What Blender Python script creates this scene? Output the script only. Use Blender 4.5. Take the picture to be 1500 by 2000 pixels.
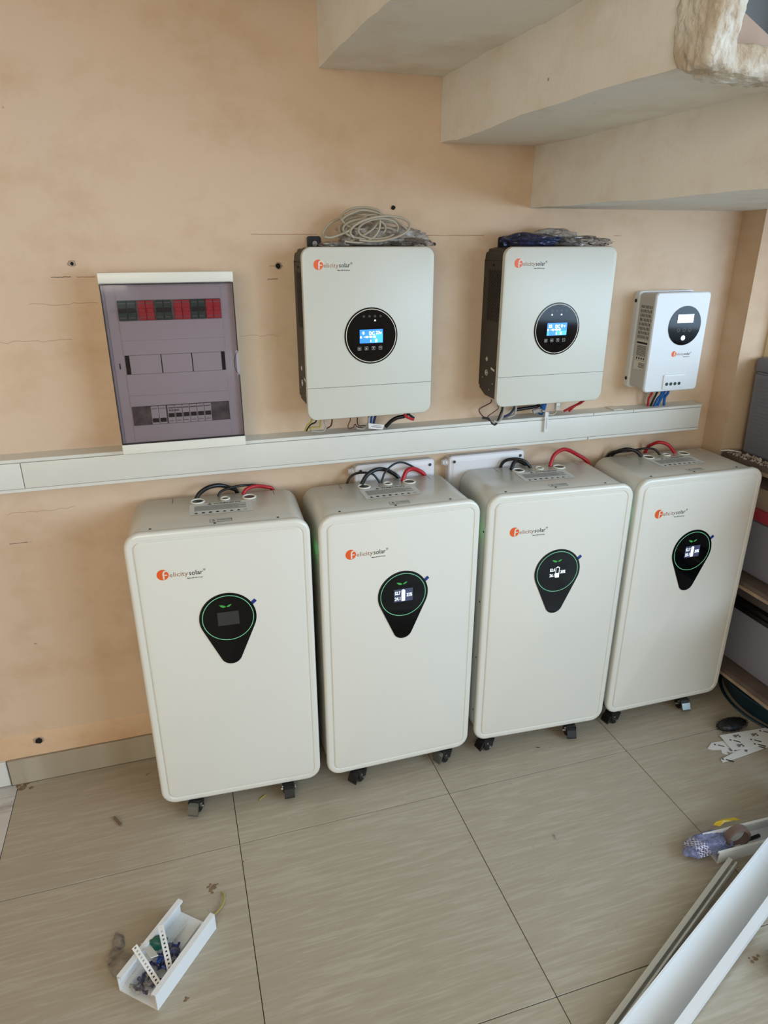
import bpy, bmesh, math, random
from mathutils import Vector, Matrix, Euler
random.seed(7)
for o in list(bpy.data.objects): bpy.data.objects.remove(o)
SC = bpy.context.scene
COL = SC.collection

# ---------------------------------------------------------------- camera
cam_data = bpy.data.cameras.new('camera'); cam = bpy.data.objects.new('camera', cam_data)
COL.objects.link(cam); SC.camera = cam
cam.location = (0.698, -1.8327, 1.4966)
cam.rotation_euler = (math.radians(90 - 21.8343), 0, math.radians(-17.2644))
cam_data.sensor_fit = 'HORIZONTAL'; cam_data.sensor_width = 36.0
cam_data.lens = 36.0 * 1335.72 / 1500.0
cam_data.clip_start = 0.02

# ---------------------------------------------------------------- world, lights, exposure
def lin(c):
    if isinstance(c, (int, float)): c = (c, c, c)
    return tuple(((v/255)/12.92 if v/255 <= .04045 else ((v/255+.055)/1.055)**2.4) for v in c) + (1,)
world = bpy.data.worlds.new('world'); SC.world = world; world.use_nodes = True
wn = world.node_tree.nodes; wn['Background'].inputs[0].default_value = (.80, .88, 1.0, 1); wn['Background'].inputs[1].default_value = 1.0

def area(name, loc, target, sx, sy, power, color):
    l = bpy.data.lights.new(name, 'AREA'); l.shape = 'RECTANGLE'; l.size = sx; l.size_y = sy; l.energy = power; l.color = color
    o = bpy.data.objects.new(name, l); COL.objects.link(o); o.location = loc
    o.rotation_euler = (Vector(target) - Vector(loc)).to_track_quat('-Z', 'Y').to_euler(); return o
# daylight through the big corner window at the right front, plus two added fill lamps
area('front_window_daylight', (3.35, -4.15, 1.72), (1.9, 0, .7), 1.5, 1.4, 48, (.60, .79, 1.0))
area('right_window_daylight', (4.15, -2.55, 1.60), (1.7, -.2, .6), 2.6, 1.5, 78, (.50, .74, 1.0))
area('left_warm_fill', (-0.6, -4.15, 1.75), (0.6, 0, 0.9), 1.6, 1.3, 43, (1.0, .91, .73))  # added warm fill, stands in for bounce off the peach walls
area('alcove_fill', (3.85, -1.1, 1.6), (1.5, -.3, .6), 1.2, 1.1, 8, (1.0, .95, .86))  # added lamp before a solid wall, brightens the right alcove
vs = SC.view_settings
SC.display_settings.display_device = 'sRGB'
vs.view_transform = 'Standard'; vs.look = 'None'; vs.gamma = 1; vs.use_curve_mapping = False
vs.exposure = 0.0

# ---------------------------------------------------------------- materials
MATS = {}
def mat(name, rgb, rough=.5, metal=0, emit=None, es=1, noise=None, bump=None, coat=0, alpha=None, spec=None):
    """noise=(rgb2, scale, contrast) mixes a second colour; bump=(scale, strength, dist)"""
    if name in MATS: return MATS[name]
    m = bpy.data.materials.new(name); m.use_nodes = True; MATS[name] = m
    nt = m.node_tree; b = nt.nodes['Principled BSDF']
    b.inputs['Base Color'].default_value = lin(rgb); b.inputs['Roughness'].default_value = rough; b.inputs['Metallic'].default_value = metal
    if coat: b.inputs['Coat Weight'].default_value = coat; b.inputs['Coat Roughness'].default_value = .12
    if spec is not None: b.inputs['Specular IOR Level'].default_value = spec
    if emit: b.inputs['Emission Color'].default_value = lin(emit); b.inputs['Emission Strength'].default_value = es
    tc = nt.nodes.new('ShaderNodeTexCoord')
    if noise:
        n = nt.nodes.new('ShaderNodeTexNoise'); n.inputs['Scale'].default_value = noise[1]; n.inputs['Detail'].default_value = 6
        r = nt.nodes.new('ShaderNodeValToRGB'); k = noise[2]
        r.color_ramp.elements[0].position = .5 - k; r.color_ramp.elements[1].position = .5 + k
        r.color_ramp.elements[0].color = lin(rgb); r.color_ramp.elements[1].color = lin(noise[0])
        nt.links.new(tc.outputs['Object'], n.inputs['Vector']); nt.links.new(n.outputs['Fac'], r.inputs[0]); nt.links.new(r.outputs[0], b.inputs['Base Color'])
    if bump:
        n = nt.nodes.new('ShaderNodeTexNoise'); n.inputs['Scale'].default_value = bump[0]; n.inputs['Detail'].default_value = 4
        bn = nt.nodes.new('ShaderNodeBump'); bn.inputs['Strength'].default_value = bump[1]; bn.inputs['Distance'].default_value = bump[2]
        nt.links.new(tc.outputs['Object'], n.inputs['Vector']); nt.links.new(n.outputs['Fac'], bn.inputs['Height']); nt.links.new(bn.outputs[0], b.inputs['Normal'])
    if alpha is not None: b.inputs['Alpha'].default_value = alpha
    return m

def node(nt, t, **kw):
    n = nt.nodes.new(t)
    for k, v in kw.items():
        if k in n.inputs: n.inputs[k].default_value = v
        else: setattr(n, k, v)
    return n
def ramp(nt, stops):
    r = nt.nodes.new('ShaderNodeValToRGB'); e = r.color_ramp.elements
    while len(e) < len(stops): e.new(.5)
    for i, (p, c) in enumerate(stops): e[i].position = p; e[i].color = lin(c) if not isinstance(c, float) else (c, c, c, 1)
    return r

def wall_material(name, a, b2, c, bs=.35, streak=1.0):
    m = bpy.data.materials.new(name); m.use_nodes = True; nt = m.node_tree; L = nt.links.new
    p = nt.nodes['Principled BSDF']; p.inputs['Roughness'].default_value = .62; p.inputs['Specular IOR Level'].default_value = .3
    g = node(nt, 'ShaderNodeNewGeometry')
    n1 = node(nt, 'ShaderNodeTexNoise', Scale=1.3, Detail=3.0); L(g.outputs['Position'], n1.inputs['Vector'])
    r1 = ramp(nt, [(.35, a), (.65, b2)]); L(n1.outputs['Fac'], r1.inputs[0])
    # smudges: roller drips and dirt
    mp = node(nt, 'ShaderNodeMapping'); mp.inputs['Scale'].default_value = (5, 5, 7); L(g.outputs['Position'], mp.inputs['Vector'])
    n2 = node(nt, 'ShaderNodeTexNoise', Scale=1.0, Detail=8.0, Roughness=.65); L(mp.outputs[0], n2.inputs['Vector'])
    r2 = ramp(nt, [(.48, 0.0), (.78, 1.0)]); L(n2.outputs['Fac'], r2.inputs[0])
    mx = node(nt, 'ShaderNodeMix', data_type='RGBA'); L(r2.outputs[0], mx.inputs[0]); L(r1.outputs[0], mx.inputs[6]); mx.inputs[7].default_value = lin(c)
    # small specks
    v = node(nt, 'ShaderNodeTexVoronoi', Scale=11.0); L(g.outputs['Position'], v.inputs['Vector'])
    r3 = ramp(nt, [(.02, 1.0), (.045, 0.0)]); L(v.outputs['Distance'], r3.inputs[0])
    n3 = node(nt, 'ShaderNodeTexNoise', Scale=3.1); L(g.outputs['Position'], n3.inputs['Vector'])
    r4 = ramp(nt, [(.56, 0.0), (.62, .75)]); L(n3.outputs['Fac'], r4.inputs[0])
    mm = node(nt, 'ShaderNodeMath', operation='MULTIPLY'); L(r3.outputs[0], mm.inputs[0]); L(r4.outputs[0], mm.inputs[1])
    mx2 = node(nt, 'ShaderNodeMix', data_type='RGBA'); L(mm.outputs[0], mx2.inputs[0]); L(mx.outputs[2], mx2.inputs[6]); mx2.inputs[7].default_value = lin((120, 92, 66))
    L(mx2.outputs[2], p.inputs['Base Color'])
    mb = node(nt, 'ShaderNodeMapping'); mb.inputs['Scale'].default_value = (1, streak, 1); L(g.outputs['Position'], mb.inputs['Vector'])
    nb = node(nt, 'ShaderNodeTexNoise', Scale=9.0, Detail=9.0, Roughness=.6); L(mb.outputs[0], nb.inputs['Vector'])
    bp_ = node(nt, 'ShaderNodeBump', Strength=bs, Distance=.006); L(nb.outputs['Fac'], bp_.inputs['Height']); L(bp_.outputs[0], p.inputs['Normal'])
    return m
def floor_material(name, a, b2, c, sx, sy, rough):
    m = bpy.data.materials.new(name); m.use_nodes = True; nt = m.node_tree; L = nt.links.new
    p = nt.nodes['Principled BSDF']
    tc = node(nt, 'ShaderNodeNewGeometry'); oi = node(nt, 'ShaderNodeObjectInfo')
    mo = node(nt, 'ShaderNodeVectorMath', operation='ADD'); cb = node(nt, 'ShaderNodeCombineXYZ')
    ml = node(nt, 'ShaderNodeMath', operation='MULTIPLY'); ml.inputs[1].default_value = 40
    L(oi.outputs['Random'], ml.inputs[0]); L(ml.outputs[0], cb.inputs[0]); L(ml.outputs[0], cb.inputs[2]); L(tc.outputs['Position'], mo.inputs[0]); L(cb.outputs[0], mo.inputs[1])
    mp = node(nt, 'ShaderNodeMapping'); mp.inputs['Scale'].default_value = (sx, sy, 1); mp.inputs['Rotation'].default_value = (0, 0, .05); L(mo.outputs[0], mp.inputs['Vector'])
    n1 = node(nt, 'ShaderNodeTexNoise', Scale=1.0, Detail=6.0, Roughness=.6, Distortion=.5); L(mp.outputs[0], n1.inputs['Vector'])
    r1 = ramp(nt, [(.3, a), (.52, b2), (.63, c), (.72, b2)]); L(n1.outputs['Fac'], r1.inputs[0])
    n2 = node(nt, 'ShaderNodeTexNoise', Scale=2.2, Detail=4.0); L(mo.outputs[0], n2.inputs['Vector'])
    r2 = ramp(nt, [(.4, 0.0), (.75, .35)]); L(n2.outputs['Fac'], r2.inputs[0])
    mx = node(nt, 'ShaderNodeMix', data_type='RGBA'); L(r2.outputs[0], mx.inputs[0]); L(r1.outputs[0], mx.inputs[6]); mx.inputs[7].default_value = lin(a)
    L(mx.outputs[2], p.inputs['Base Color'])
    n3 = node(nt, 'ShaderNodeTexNoise', Scale=7.0, Detail=5.0); L(tc.outputs['Position'], n3.inputs['Vector'])
    r3 = ramp(nt, [(.3, rough-.08), (.7, rough+.12)]); L(n3.outputs['Fac'], r3.inputs[0]); L(r3.outputs[0], p.inputs['Roughness'])
    bp_ = node(nt, 'ShaderNodeBump', Strength=.12, Distance=.002); L(n1.outputs['Fac'], bp_.inputs['Height']); L(bp_.outputs[0], p.inputs['Normal'])
    return m

M_wall = wall_material('peach_paint', (216, 190, 160), (213, 189, 166), (198, 168, 136))
M_wall_shaded = wall_material('peach_paint_shaded', (212, 188, 160), (204, 176, 146), (190, 160, 128))  # same peach paint, shade of the turned-away wall put into the colour
M_band = wall_material('peach_plaster', (218, 188, 156), (212, 178, 140), (196, 152, 112))
M_stair = wall_material('stair_plaster', (236, 234, 228), (229, 227, 220), (216, 204, 186), .45, 1.6)
M_tile = floor_material('beige_tile', (163, 151, 131), (170, 159, 140), (180, 170, 152), 8, 110, .34)
M_marble = floor_material('marble_tile', (190, 186, 180), (204, 200, 194), (150, 140, 130), 3, 7, .3)
M_grout = mat('grout', (62, 50, 38), .9)
M_white_skirt = mat('white_skirting', (222, 224, 220), .4, noise=((206, 206, 200), 6, .3))
M_cream = mat('cabinet_enamel', (226, 224, 214), .28, coat=.2, noise=((222, 220, 209), 2.0, .3), bump=(900, .03, .0004))
M_inv = mat('inverter_enamel', (206, 206, 194), .36, noise=((201, 201, 189), 2.0, .3))
M_mppt = mat('controller_enamel', (222, 226, 228), .35)
M_black = mat('black_acrylic', (8, 9, 11), .06, spec=.3)
M_rubber = mat('black_rubber', (17, 17, 19), .45)
M_dark = mat('charcoal_metal', (52, 51, 48), .5, noise=((44, 43, 41), 9, .3))
M_vent = mat('vent_dark', (14, 14, 14), .8)
M_pvc = mat('white_pvc', (222, 221, 212), .38, noise=((212, 210, 200), 5, .3))
M_pvc2 = mat('bright_pvc', (232, 234, 234), .32, noise=((222, 224, 224), 4, .3))
M_pvcd = mat('pvc_joint', (96, 92, 84), .7)
M_abs = mat('white_abs', (226, 224, 212), .35)
M_plate = mat('plate_abs', (226, 222, 224), .45)
M_jb = mat('junction_abs', (222, 219, 220), .4)
M_steel = mat('steel', (190, 190, 190), .25, 1)
M_chrome = mat('worn_pedal', (120, 124, 120), .3, .8)
M_cblk = mat('black_cable', (20, 20, 22), .38)
M_cred = mat('red_cable', (176, 32, 40), .4)
M_cblue = mat('blue_cable', (30, 96, 168), .42)
M_cnavy = mat('navy_cable', (44, 56, 92), .42)
M_cgrey = mat('grey_cable', (168, 164, 156), .5)
M_cwhite = mat('white_cable', (172, 163, 144), .45)
M_cyel = mat('yellow_wire', (176, 160, 74), .45)
M_cgreen = mat('green_wire', (62, 110, 62), .45)
M_cbrown = mat('maroon_wire', (88, 34, 34), .45)
M_label = mat('label_paper', (214, 213, 206), .55)
M_ink = mat('print_black', (34, 33, 32), .6)
M_inkg = mat('print_grey', (138, 136, 130), .6)
M_orange = mat('logo_orange', (232, 92, 30), .45)
M_brown = mat('logo_brown', (150, 96, 66), .55)
M_lightp = mat('logo_white', (222, 214, 200), .5)
M_ringg = mat('green_ring', (110, 180, 140), .4, emit=(110, 190, 140), es=.3)
M_leaf = mat('green_leaf', (60, 150, 70), .4, emit=(60, 160, 70), es=.25)
M_blue = mat('blue_film', (24, 52, 128), .3)
M_offscr = mat('dark_screen', (52, 52, 50), .3)
M_litscr = mat('dim_screen', (52, 56, 74), .3, emit=(58, 66, 96), es=.7)
M_white_em = mat('lit_digits', (230, 240, 245), .5, emit=(225, 240, 248), es=1.3)
M_blue_scr = mat('blue_display', (40, 120, 220), .3, emit=(58, 136, 226), es=.95)
M_cyan_scr = mat('cyan_display', (60, 170, 230), .3, emit=(70, 178, 228), es=.95)
M_led = mat('green_lamp', (30, 190, 90), .4, emit=(30, 220, 100), es=6)
M_dgreen = mat('breaker_green', (40, 84, 76), .4)
M_bred = mat('breaker_red', (222, 44, 60), .4)
M_rail = mat('din_rail', (84, 82, 84), .4, .5, noise=((140, 138, 138), 40, .2))
M_teal = mat('teal_plastic', (18, 52, 66), .45, noise=((12, 38, 50), 6, .3))
M_shade = mat('shade_sheet', (28, 44, 52), .7)  # dark colour stands in for shade in the shelf gaps
M_wood = mat('old_board', (112, 96, 84), .8, noise=((82, 70, 62), 14, .25), bump=(60, .4, .002))
M_woode = mat('board_edge', (176, 154, 130), .8, noise=((140, 118, 98), 30, .3))
M_gbox = mat('grey_plastic', (118, 120, 130), .5, noise=((108, 110, 120), 4, .3))
M_gbox2 = mat('lilac_grey_plastic', (132, 132, 144), .55)
M_pink = mat('dusty_carton', (176, 146, 134), .7, noise=((150, 124, 118), 9, .3))
M_redb = mat('red_band', (170, 60, 76), .5)
M_rub = mat('rubble', (196, 184, 172), .9, noise=((140, 128, 118), 30, .2))
M_frame = mat('cream_frame', (228, 214, 180), .5)
M_paper = mat('white_liner', (222, 220, 216), .55)
M_tape = mat('tape_roll', (112, 92, 84), .5)
M_yfoil = mat('yellow_foil', (214, 180, 44), .4)
M_hole = mat('hole_dark', (22, 18, 15), .95)
M_patch = mat('plaster_patch', (168, 150, 132), .9)
M_pencil = mat('red_pencil', (150, 84, 60), .8)
M_dirt = mat('dirt', (112, 84, 60), .95, noise=((140, 118, 92), 60, .2))
M_slate = mat('dark_grey_paint', (84, 85, 84), .6)
M_terra = mat('tan_stone', (150, 122, 104), .7, noise=((170, 148, 130), 20, .3))
M_rough = mat('rough_plaster', (226, 224, 215), .85, noise=((182, 164, 140), 14, .14), bump=(40, .9, .012))

def sheet_material(name, tint, density, gloss=.15, hue2=None):
    """thin clear or tinted plastic"""
    m = bpy.data.materials.new(name); m.use_nodes = True; nt = m.node_tree; L = nt.links.new
    for n in list(nt.nodes):
        if n.type == 'BSDF_PRINCIPLED': nt.nodes.remove(n)
    out = [n for n in nt.nodes if n.type == 'OUTPUT_MATERIAL'][0]
    tr = node(nt, 'ShaderNodeBsdfTransparent'); tr.inputs[0].default_value = lin(tint)
    df = node(nt, 'ShaderNodeBsdfDiffuse'); df.inputs[0].default_value = lin(hue2 or tint)
    gl = node(nt, 'ShaderNodeBsdfGlossy'); gl.inputs['Roughness'].default_value = gloss
    fr = node(nt, 'ShaderNodeFresnel', IOR=1.45)
    m1 = node(nt, 'ShaderNodeMixShader'); L(tr.outputs[0], m1.inputs[1]); L(df.outputs[0], m1.inputs[2])
    if isinstance(density, tuple):
        g = node(nt, 'ShaderNodeNewGeometry'); n1 = node(nt, 'ShaderNodeTexNoise', Scale=density[2], Detail=3.0, Distortion=1.2); L(g.outputs['Position'], n1.inputs['Vector'])
        r = ramp(nt, [(.35, float(density[0])), (.65, float(density[1]))]); L(n1.outputs['Fac'], r.inputs[0]); L(r.outputs[0], m1.inputs[0])
        b = node(nt, 'ShaderNodeBump', Strength=.25, Distance=.002); L(n1.outputs['Fac'], b.inputs['Height']); L(b.outputs[0], gl.inputs['Normal']); L(b.outputs[0], fr.inputs['Normal'])
    else: m1.inputs[0].default_value = density
    fm = node(nt, 'ShaderNodeMath', operation='MULTIPLY'); fm.inputs[1].default_value = 1.0 if gloss < .1 else .7; L(fr.outputs[0], fm.inputs[0])
    m2 = node(nt, 'ShaderNodeMixShader'); L(fm.outputs[0], m2.inputs[0]); L(m1.outputs[0], m2.inputs[1]); L(gl.outputs[0], m2.inputs[2])
    L(m2.outputs[0], out.inputs[0]); MATS[name] = m
    return m
M_lid = sheet_material('smoky_lid', (212, 206, 211), .03, .06, (120, 112, 122))
M_bag = sheet_material('clear_film', (244, 244, 246), (.0, .12, 60), .04, (232, 232, 236))
M_bagb = sheet_material('blue_film_bag', (225, 228, 240), (.3, .8, 45), .15, (150, 156, 194))
M_bagg = sheet_material('grey_film_bag', (232, 228, 222), (.2, .7, 50), .2, (198, 192, 186))
MATS['navy_film_bag'] = M_bagn = sheet_material('navy_film_bag', (200, 204, 220), (.15, .85, 45), .15, (62, 70, 108))

def plaid_material():
    m = bpy.data.materials.new('plaid_print'); m.use_nodes = True; nt = m.node_tree; L = nt.links.new; p = nt.nodes['Principled BSDF']; p.inputs['Roughness'].default_value = .3
    g = node(nt, 'ShaderNodeNewGeometry'); mp = node(nt, 'ShaderNodeMapping'); mp.inputs['Rotation'].default_value = (0, 0, .5); L(g.outputs['Position'], mp.inputs['Vector'])
    b = node(nt, 'ShaderNodeTexBrick'); b.offset = 0; b.inputs['Scale'].default_value = 110; b.inputs['Mortar Size'].default_value = .09; b.inputs['Row Height'].default_value = .55; b.inputs['Brick Width'].default_value = .8
    b.inputs['Color1'].default_value = lin((70, 62, 104)); b.inputs['Color2'].default_value = lin((92, 84, 120)); b.inputs['Mortar'].default_value = lin((206, 204, 216))
    L(mp.outputs[0], b.inputs['Vector']); L(b.outputs['Color'], p.inputs['Base Color']); return m
M_plaid = plaid_material()
# ---------------------------------------------------------------- geometry helpers
def fin(name, bm, m, parent=None, smooth=40, loc=None):
    me = bpy.data.meshes.new(name); bmesh.ops.recalc_face_normals(bm, faces=bm.faces); bm.to_mesh(me); bm.free()
    for mm in (m if isinstance(m, (list, tuple)) else [m]): me.materials.append(mm)
    if smooth:
        me.polygons.foreach_set('use_smooth', [True]*len(me.polygons)); me.set_sharp_from_angle(angle=math.radians(smooth))
    o = bpy.data.objects.new(name, me); COL.objects.link(o)
    if parent: o.parent = parent
    if loc: o.location = loc
    return o
def tag(o, label, cat, group=None):
    o['label'] = label; o['category'] = cat
    if group: o['group'] = group
    return o
def thing(name, label, cat, loc=(0, 0, 0), rz=0, group=None):
    o = bpy.data.objects.new(name, None); COL.objects.link(o); o.location = loc; o.rotation_euler = (0, 0, rz); o.empty_display_size = .05
    return tag(o, label, cat, group)
def struct(name, bm, m, parent=None, smooth=0):
    o = fin(name, bm, m, parent, smooth)
    if not parent: o['kind'] = 'structure'
    return o
def box(bm, x0, x1, y0, y1, z0, z1, mi=0):
    v = [bm.verts.new(p) for p in ((x0,y0,z0),(x1,y0,z0),(x1,y1,z0),(x0,y1,z0),(x0,y0,z1),(x1,y0,z1),(x1,y1,z1),(x0,y1,z1))]
    for f in ((0,3,2,1),(4,5,6,7),(0,1,5,4),(1,2,6,5),(2,3,7,6),(3,0,4,7)):
        bm.faces.new([v[i] for i in f]).material_index = mi
def bbox(x0, x1, y0, y1, z0, z1, bev=0, seg=2):
    bm = bmesh.new(); box(bm, x0, x1, y0, y1, z0, z1)
    if bev: bmesh.ops.bevel(bm, geom=bm.edges[:], offset=bev, segments=seg, affect='EDGES', profile=.6)
    return bm
def rr(w, h, r, seg=7):
    """rounded rectangle, lower left at 0,0"""
    r = max(min(r, w/2-1e-4, h/2-1e-4), 1e-4); pts = []
    for cx, cy, a0 in ((w-r, r, -90), (w-r, h-r, 0), (r, h-r, 90), (r, r, 180)):
        for i in range(seg+1):
            a = math.radians(a0 + 90*i/seg); pts.append((cx + r*math.cos(a), cy + r*math.sin(a)))
    return pts
def loft(bm, x, z, w, h, r, prof, cap0=True, cap1=True, seg=7, mi=0):
    """stack rounded rectangles in XZ along y; prof = [(inset, y)...]"""
    loops = []
    for ins, y in prof:
        loops.append([bm.verts.new((x+ins+px, y, z+ins+pz)) for px, pz in rr(w-2*ins, h-2*ins, max(r-ins, .0008), seg)])
    for a, b in zip(loops, loops[1:]):
        n = len(a)
        for i in range(n): bm.faces.new((a[i], a[(i+1)%n], b[(i+1)%n], b[i])).material_index = mi
    if cap0: bm.faces.new(loops[0]).material_index = mi
    if cap1: bm.faces.new(loops[-1][::-1]).material_index = mi
def cyl(bm, c, axis, r, length, seg=16, r2=None, mi=0):
    a = Vector(axis).normalized(); q = a.to_track_quat('Z', 'Y').to_matrix(); c = Vector(c); r2 = r if r2 is None else r2
    A = [bm.verts.new(c + q @ Vector((r*math.cos(2*math.pi*i/seg), r*math.sin(2*math.pi*i/seg), 0))) for i in range(seg)]
    B = [bm.verts.new(c + a*length + q @ Vector((r2*math.cos(2*math.pi*i/seg), r2*math.sin(2*math.pi*i/seg), 0))) for i in range(seg)]
    for i in range(seg): bm.faces.new((A[i], A[(i+1)%seg], B[(i+1)%seg], B[i])).material_index = mi
    bm.faces.new(A[::-1]).material_index = mi; bm.faces.new(B).material_index = mi
def ring(bm, c, axis, ro, ri, t, seg=24, segm=8):
    """torus-like ring of tube radius t (ri unused when 0)"""
    a = Vector(axis).normalized(); q = a.to_track_quat('Z', 'Y').to_matrix(); c = Vector(c); R = (ro+ri)/2; w = (ro-ri)/2
    L = []
    for i in range(seg):
        th = 2*math.pi*i/seg
        L.append([bm.verts.new(c + q @ Vector(((R+w*math.cos(p))*math.cos(th), (R+w*math.cos(p))*math.sin(th), t*math.sin(p)))) for p in [2*math.pi*j/segm for j in range(segm)]])
    for i in range(seg):
        for j in range(segm):
            bm.faces.new((L[i][j], L[(i+1)%seg][j], L[(i+1)%seg][(j+1)%segm], L[i][(j+1)%segm]))
def catmull(pts, n=6):
    P = [Vector(p) for p in pts]; P = [2*P[0]-P[1]] + P + [2*P[-1]-P[-2]]; out = []
    for i in range(1, len(P)-2):
        for k in range(n):
            t = k/n; a, b, c, d = P[i-1], P[i], P[i+1], P[i+2]
            out.append(.5*((2*b) + (-a+c)*t + (2*a-5*b+4*c-d)*t*t + (-a+3*b-3*c+d)*t**3))
    out.append(P[-2]); return out
def tube(bm, pts, r, seg=8, n=6, mi=0):
    P = catmull(pts, n); prev = None; up = None
    for i, p in enumerate(P):
        t = (P[min(i+1, len(P)-1)] - P[max(i-1, 0)]).normalized()
        if up is None: up = Vector((0, 0, 1)) if abs(t.z) < .9 else Vector((0, 1, 0))
        up = (up - t*up.dot(t)).normalized(); s = t.cross(up)
        L = [bm.verts.new(p + (up*math.cos(2*math.pi*k/seg) + s*math.sin(2*math.pi*k/seg))*r) for k in range(seg)]
        if prev:
            for k in range(seg): bm.faces.new((prev[k], prev[(k+1)%seg], L[(k+1)%seg], L[k])).material_index = mi
        else: bm.faces.new(L[::-1]).material_index = mi
        prev = L
    bm.faces.new(prev).material_index = mi
def prism(bm, poly, y0, y1, mi=0):
    """polygon in XZ extruded along y"""
    A = [bm.verts.new((x, y0, z)) for x, z in poly]; B = [bm.verts.new((x, y1, z)) for x, z in poly]; n = len(poly)
    bm.faces.new(A).material_index = mi; bm.faces.new(B[::-1]).material_index = mi
    for i in range(n): bm.faces.new((A[i], B[i], B[(i+1)%n], A[(i+1)%n])).material_index = mi
def prismz(bm, poly, z0, z1):
    A = [bm.verts.new((x, y, z0)) for x, y in poly]; B = [bm.verts.new((x, y, z1)) for x, y in poly]; n = len(poly)
    bm.faces.new(A); bm.faces.new(B[::-1])
    for i in range(n): bm.faces.new((A[i], B[i], B[(i+1)%n], A[(i+1)%n]))
def add_text(bm, s, x, z, size, y=0.0, mi=0, align='LEFT', flat=False, thick=0.0, sx=1.0, shear=0, rot=0.0, fitw=None):
    """text as geometry: in the XZ plane facing -y (flat=False) or in XY facing up (flat=True; then x,z = x,y and y = height)"""
    cu = bpy.data.curves.new('t', 'FONT'); cu.body = s; cu.size = size; cu.resolution_u = 2; cu.align_x = align; cu.offset = thick; cu.shear = shear
    ob = bpy.data.objects.new('t', cu); me = bpy.data.meshes.new_from_object(ob)
    c, sn = math.cos(rot), math.sin(rot)
    if fitw: sx = fitw/max(v.co.x for v in me.vertices)
    vs_ = []
    for v in me.vertices:
        a, b = v.co.x*sx, v.co.y
        a, b = a*c-b*sn, a*sn+b*c
        vs_.append(bm.verts.new((x+a, z+b, y)) if flat else bm.verts.new((x+a, y, z+b)))
    for p in me.polygons:
        try: bm.faces.new([vs_[i] for i in p.vertices]).material_index = mi
        except ValueError: pass
    bpy.data.objects.remove(ob); bpy.data.curves.remove(cu); bpy.data.meshes.remove(me)
def quad(bm, p, mi=0): bm.faces.new([bm.verts.new(v) for v in p]).material_index = mi
def rectf(bm, x0, x1, z0, z1, y, mi=0): quad(bm, [(x0,y,z0),(x1,y,z0),(x1,y,z1),(x0,y,z1)], mi)
def rectu(bm, x0, x1, y0, y1, z, mi=0): quad(bm, [(x0,y0,z),(x1,y0,z),(x1,y1,z),(x0,y1,z)], mi)
def crumple(name, c, dims, m, parent=None, seed=1, amp=.35, sub=4, flat=.0, freq=1.5):
    """a crumpled film bag: closed lump with sharp folds"""
    from mathutils import noise
    bm = bmesh.new(); bmesh.ops.create_icosphere(bm, subdivisions=sub, radius=1)
    for v in bm.verts:
        p = v.co*freq + Vector((seed*3.1, seed*1.7, 0)); d = noise.noise(p) + .7*(.35-abs(noise.noise(p*1.9))) + .35*(.3-abs(noise.noise(p*4.1)))
        k = 1 + amp*d
        v.co = Vector((v.co.x*k*dims[0], v.co.y*k*dims[1], v.co.z*k*dims[2]))
        if v.co.z < -dims[2]*.8: v.co.z = -dims[2]*.8
    zmin = min(v.co.z for v in bm.verts)
    for v in bm.verts: v.co = v.co + Vector(c) - Vector((0, 0, zmin))
    return fin(name, bm, m, parent, 35)
def copy_tree(o, parent=None):
    c = o.copy(); COL.objects.link(c)
    if parent: c.parent = parent
    for ch in list(o.children): copy_tree(ch, c)
    return c
def to_frame(o, origin, xaxis, zaxis=(0, 0, 1)):
    x = Vector(xaxis).normalized(); z = Vector(zaxis); z = (z - x*z.dot(x)).normalized(); y = z.cross(x)
    o.matrix_world = Matrix(((x.x, y.x, z.x, origin[0]), (x.y, y.y, z.y, origin[1]), (x.z, y.z, z.z, origin[2]), (0, 0, 0, 1)))

def film_sheet(name, c, size, m, parent=None, seed=1, h=.02, rz=0, n=34, base=0.0):
    """one open crumpled layer of clear film"""
    from mathutils import noise
    bm = bmesh.new(); G = []; cs, sn = math.cos(rz), math.sin(rz)
    for i in range(n+1):
        row = []
        for j in range(n+1):
            u, v = 2*i/n-1, 2*j/n-1
            r = math.sqrt(max(u*u, v*v)) if max(abs(u), abs(v)) > 0 else 0
            # square to disc so that the outline is ragged and round
            if u or v:
                k = max(abs(u), abs(v))/math.hypot(u, v)*(.8+.3*noise.noise(Vector((math.atan2(v, u)*1.3, seed, 0)))+.2*abs(noise.noise(Vector((math.atan2(v, u)*5, seed, 3)))))
                a, b = u*k, v*k
            else: a = b = 0
            x, y = a*size[0], b*size[1]; p = Vector((x*34, y*34, seed*2.3))
            z = h*max(0, 1-r**2)*(.6+.4*noise.noise(p*.5)) + h*.55*(.35-abs(noise.noise(p)))+h*.25*(.3-abs(noise.noise(p*2.3)))
            row.append(bm.verts.new((c[0]+x*cs-y*sn, c[1]+x*sn+y*cs, max(c[2]+z+base, c[2]+.0006))))
        G.append(row)
    for a, b in zip(G, G[1:]):
        for j in range(n): bm.faces.new((a[j], b[j], b[j+1], a[j+1]))
    return fin(name, bm, m, parent, 30)
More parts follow.
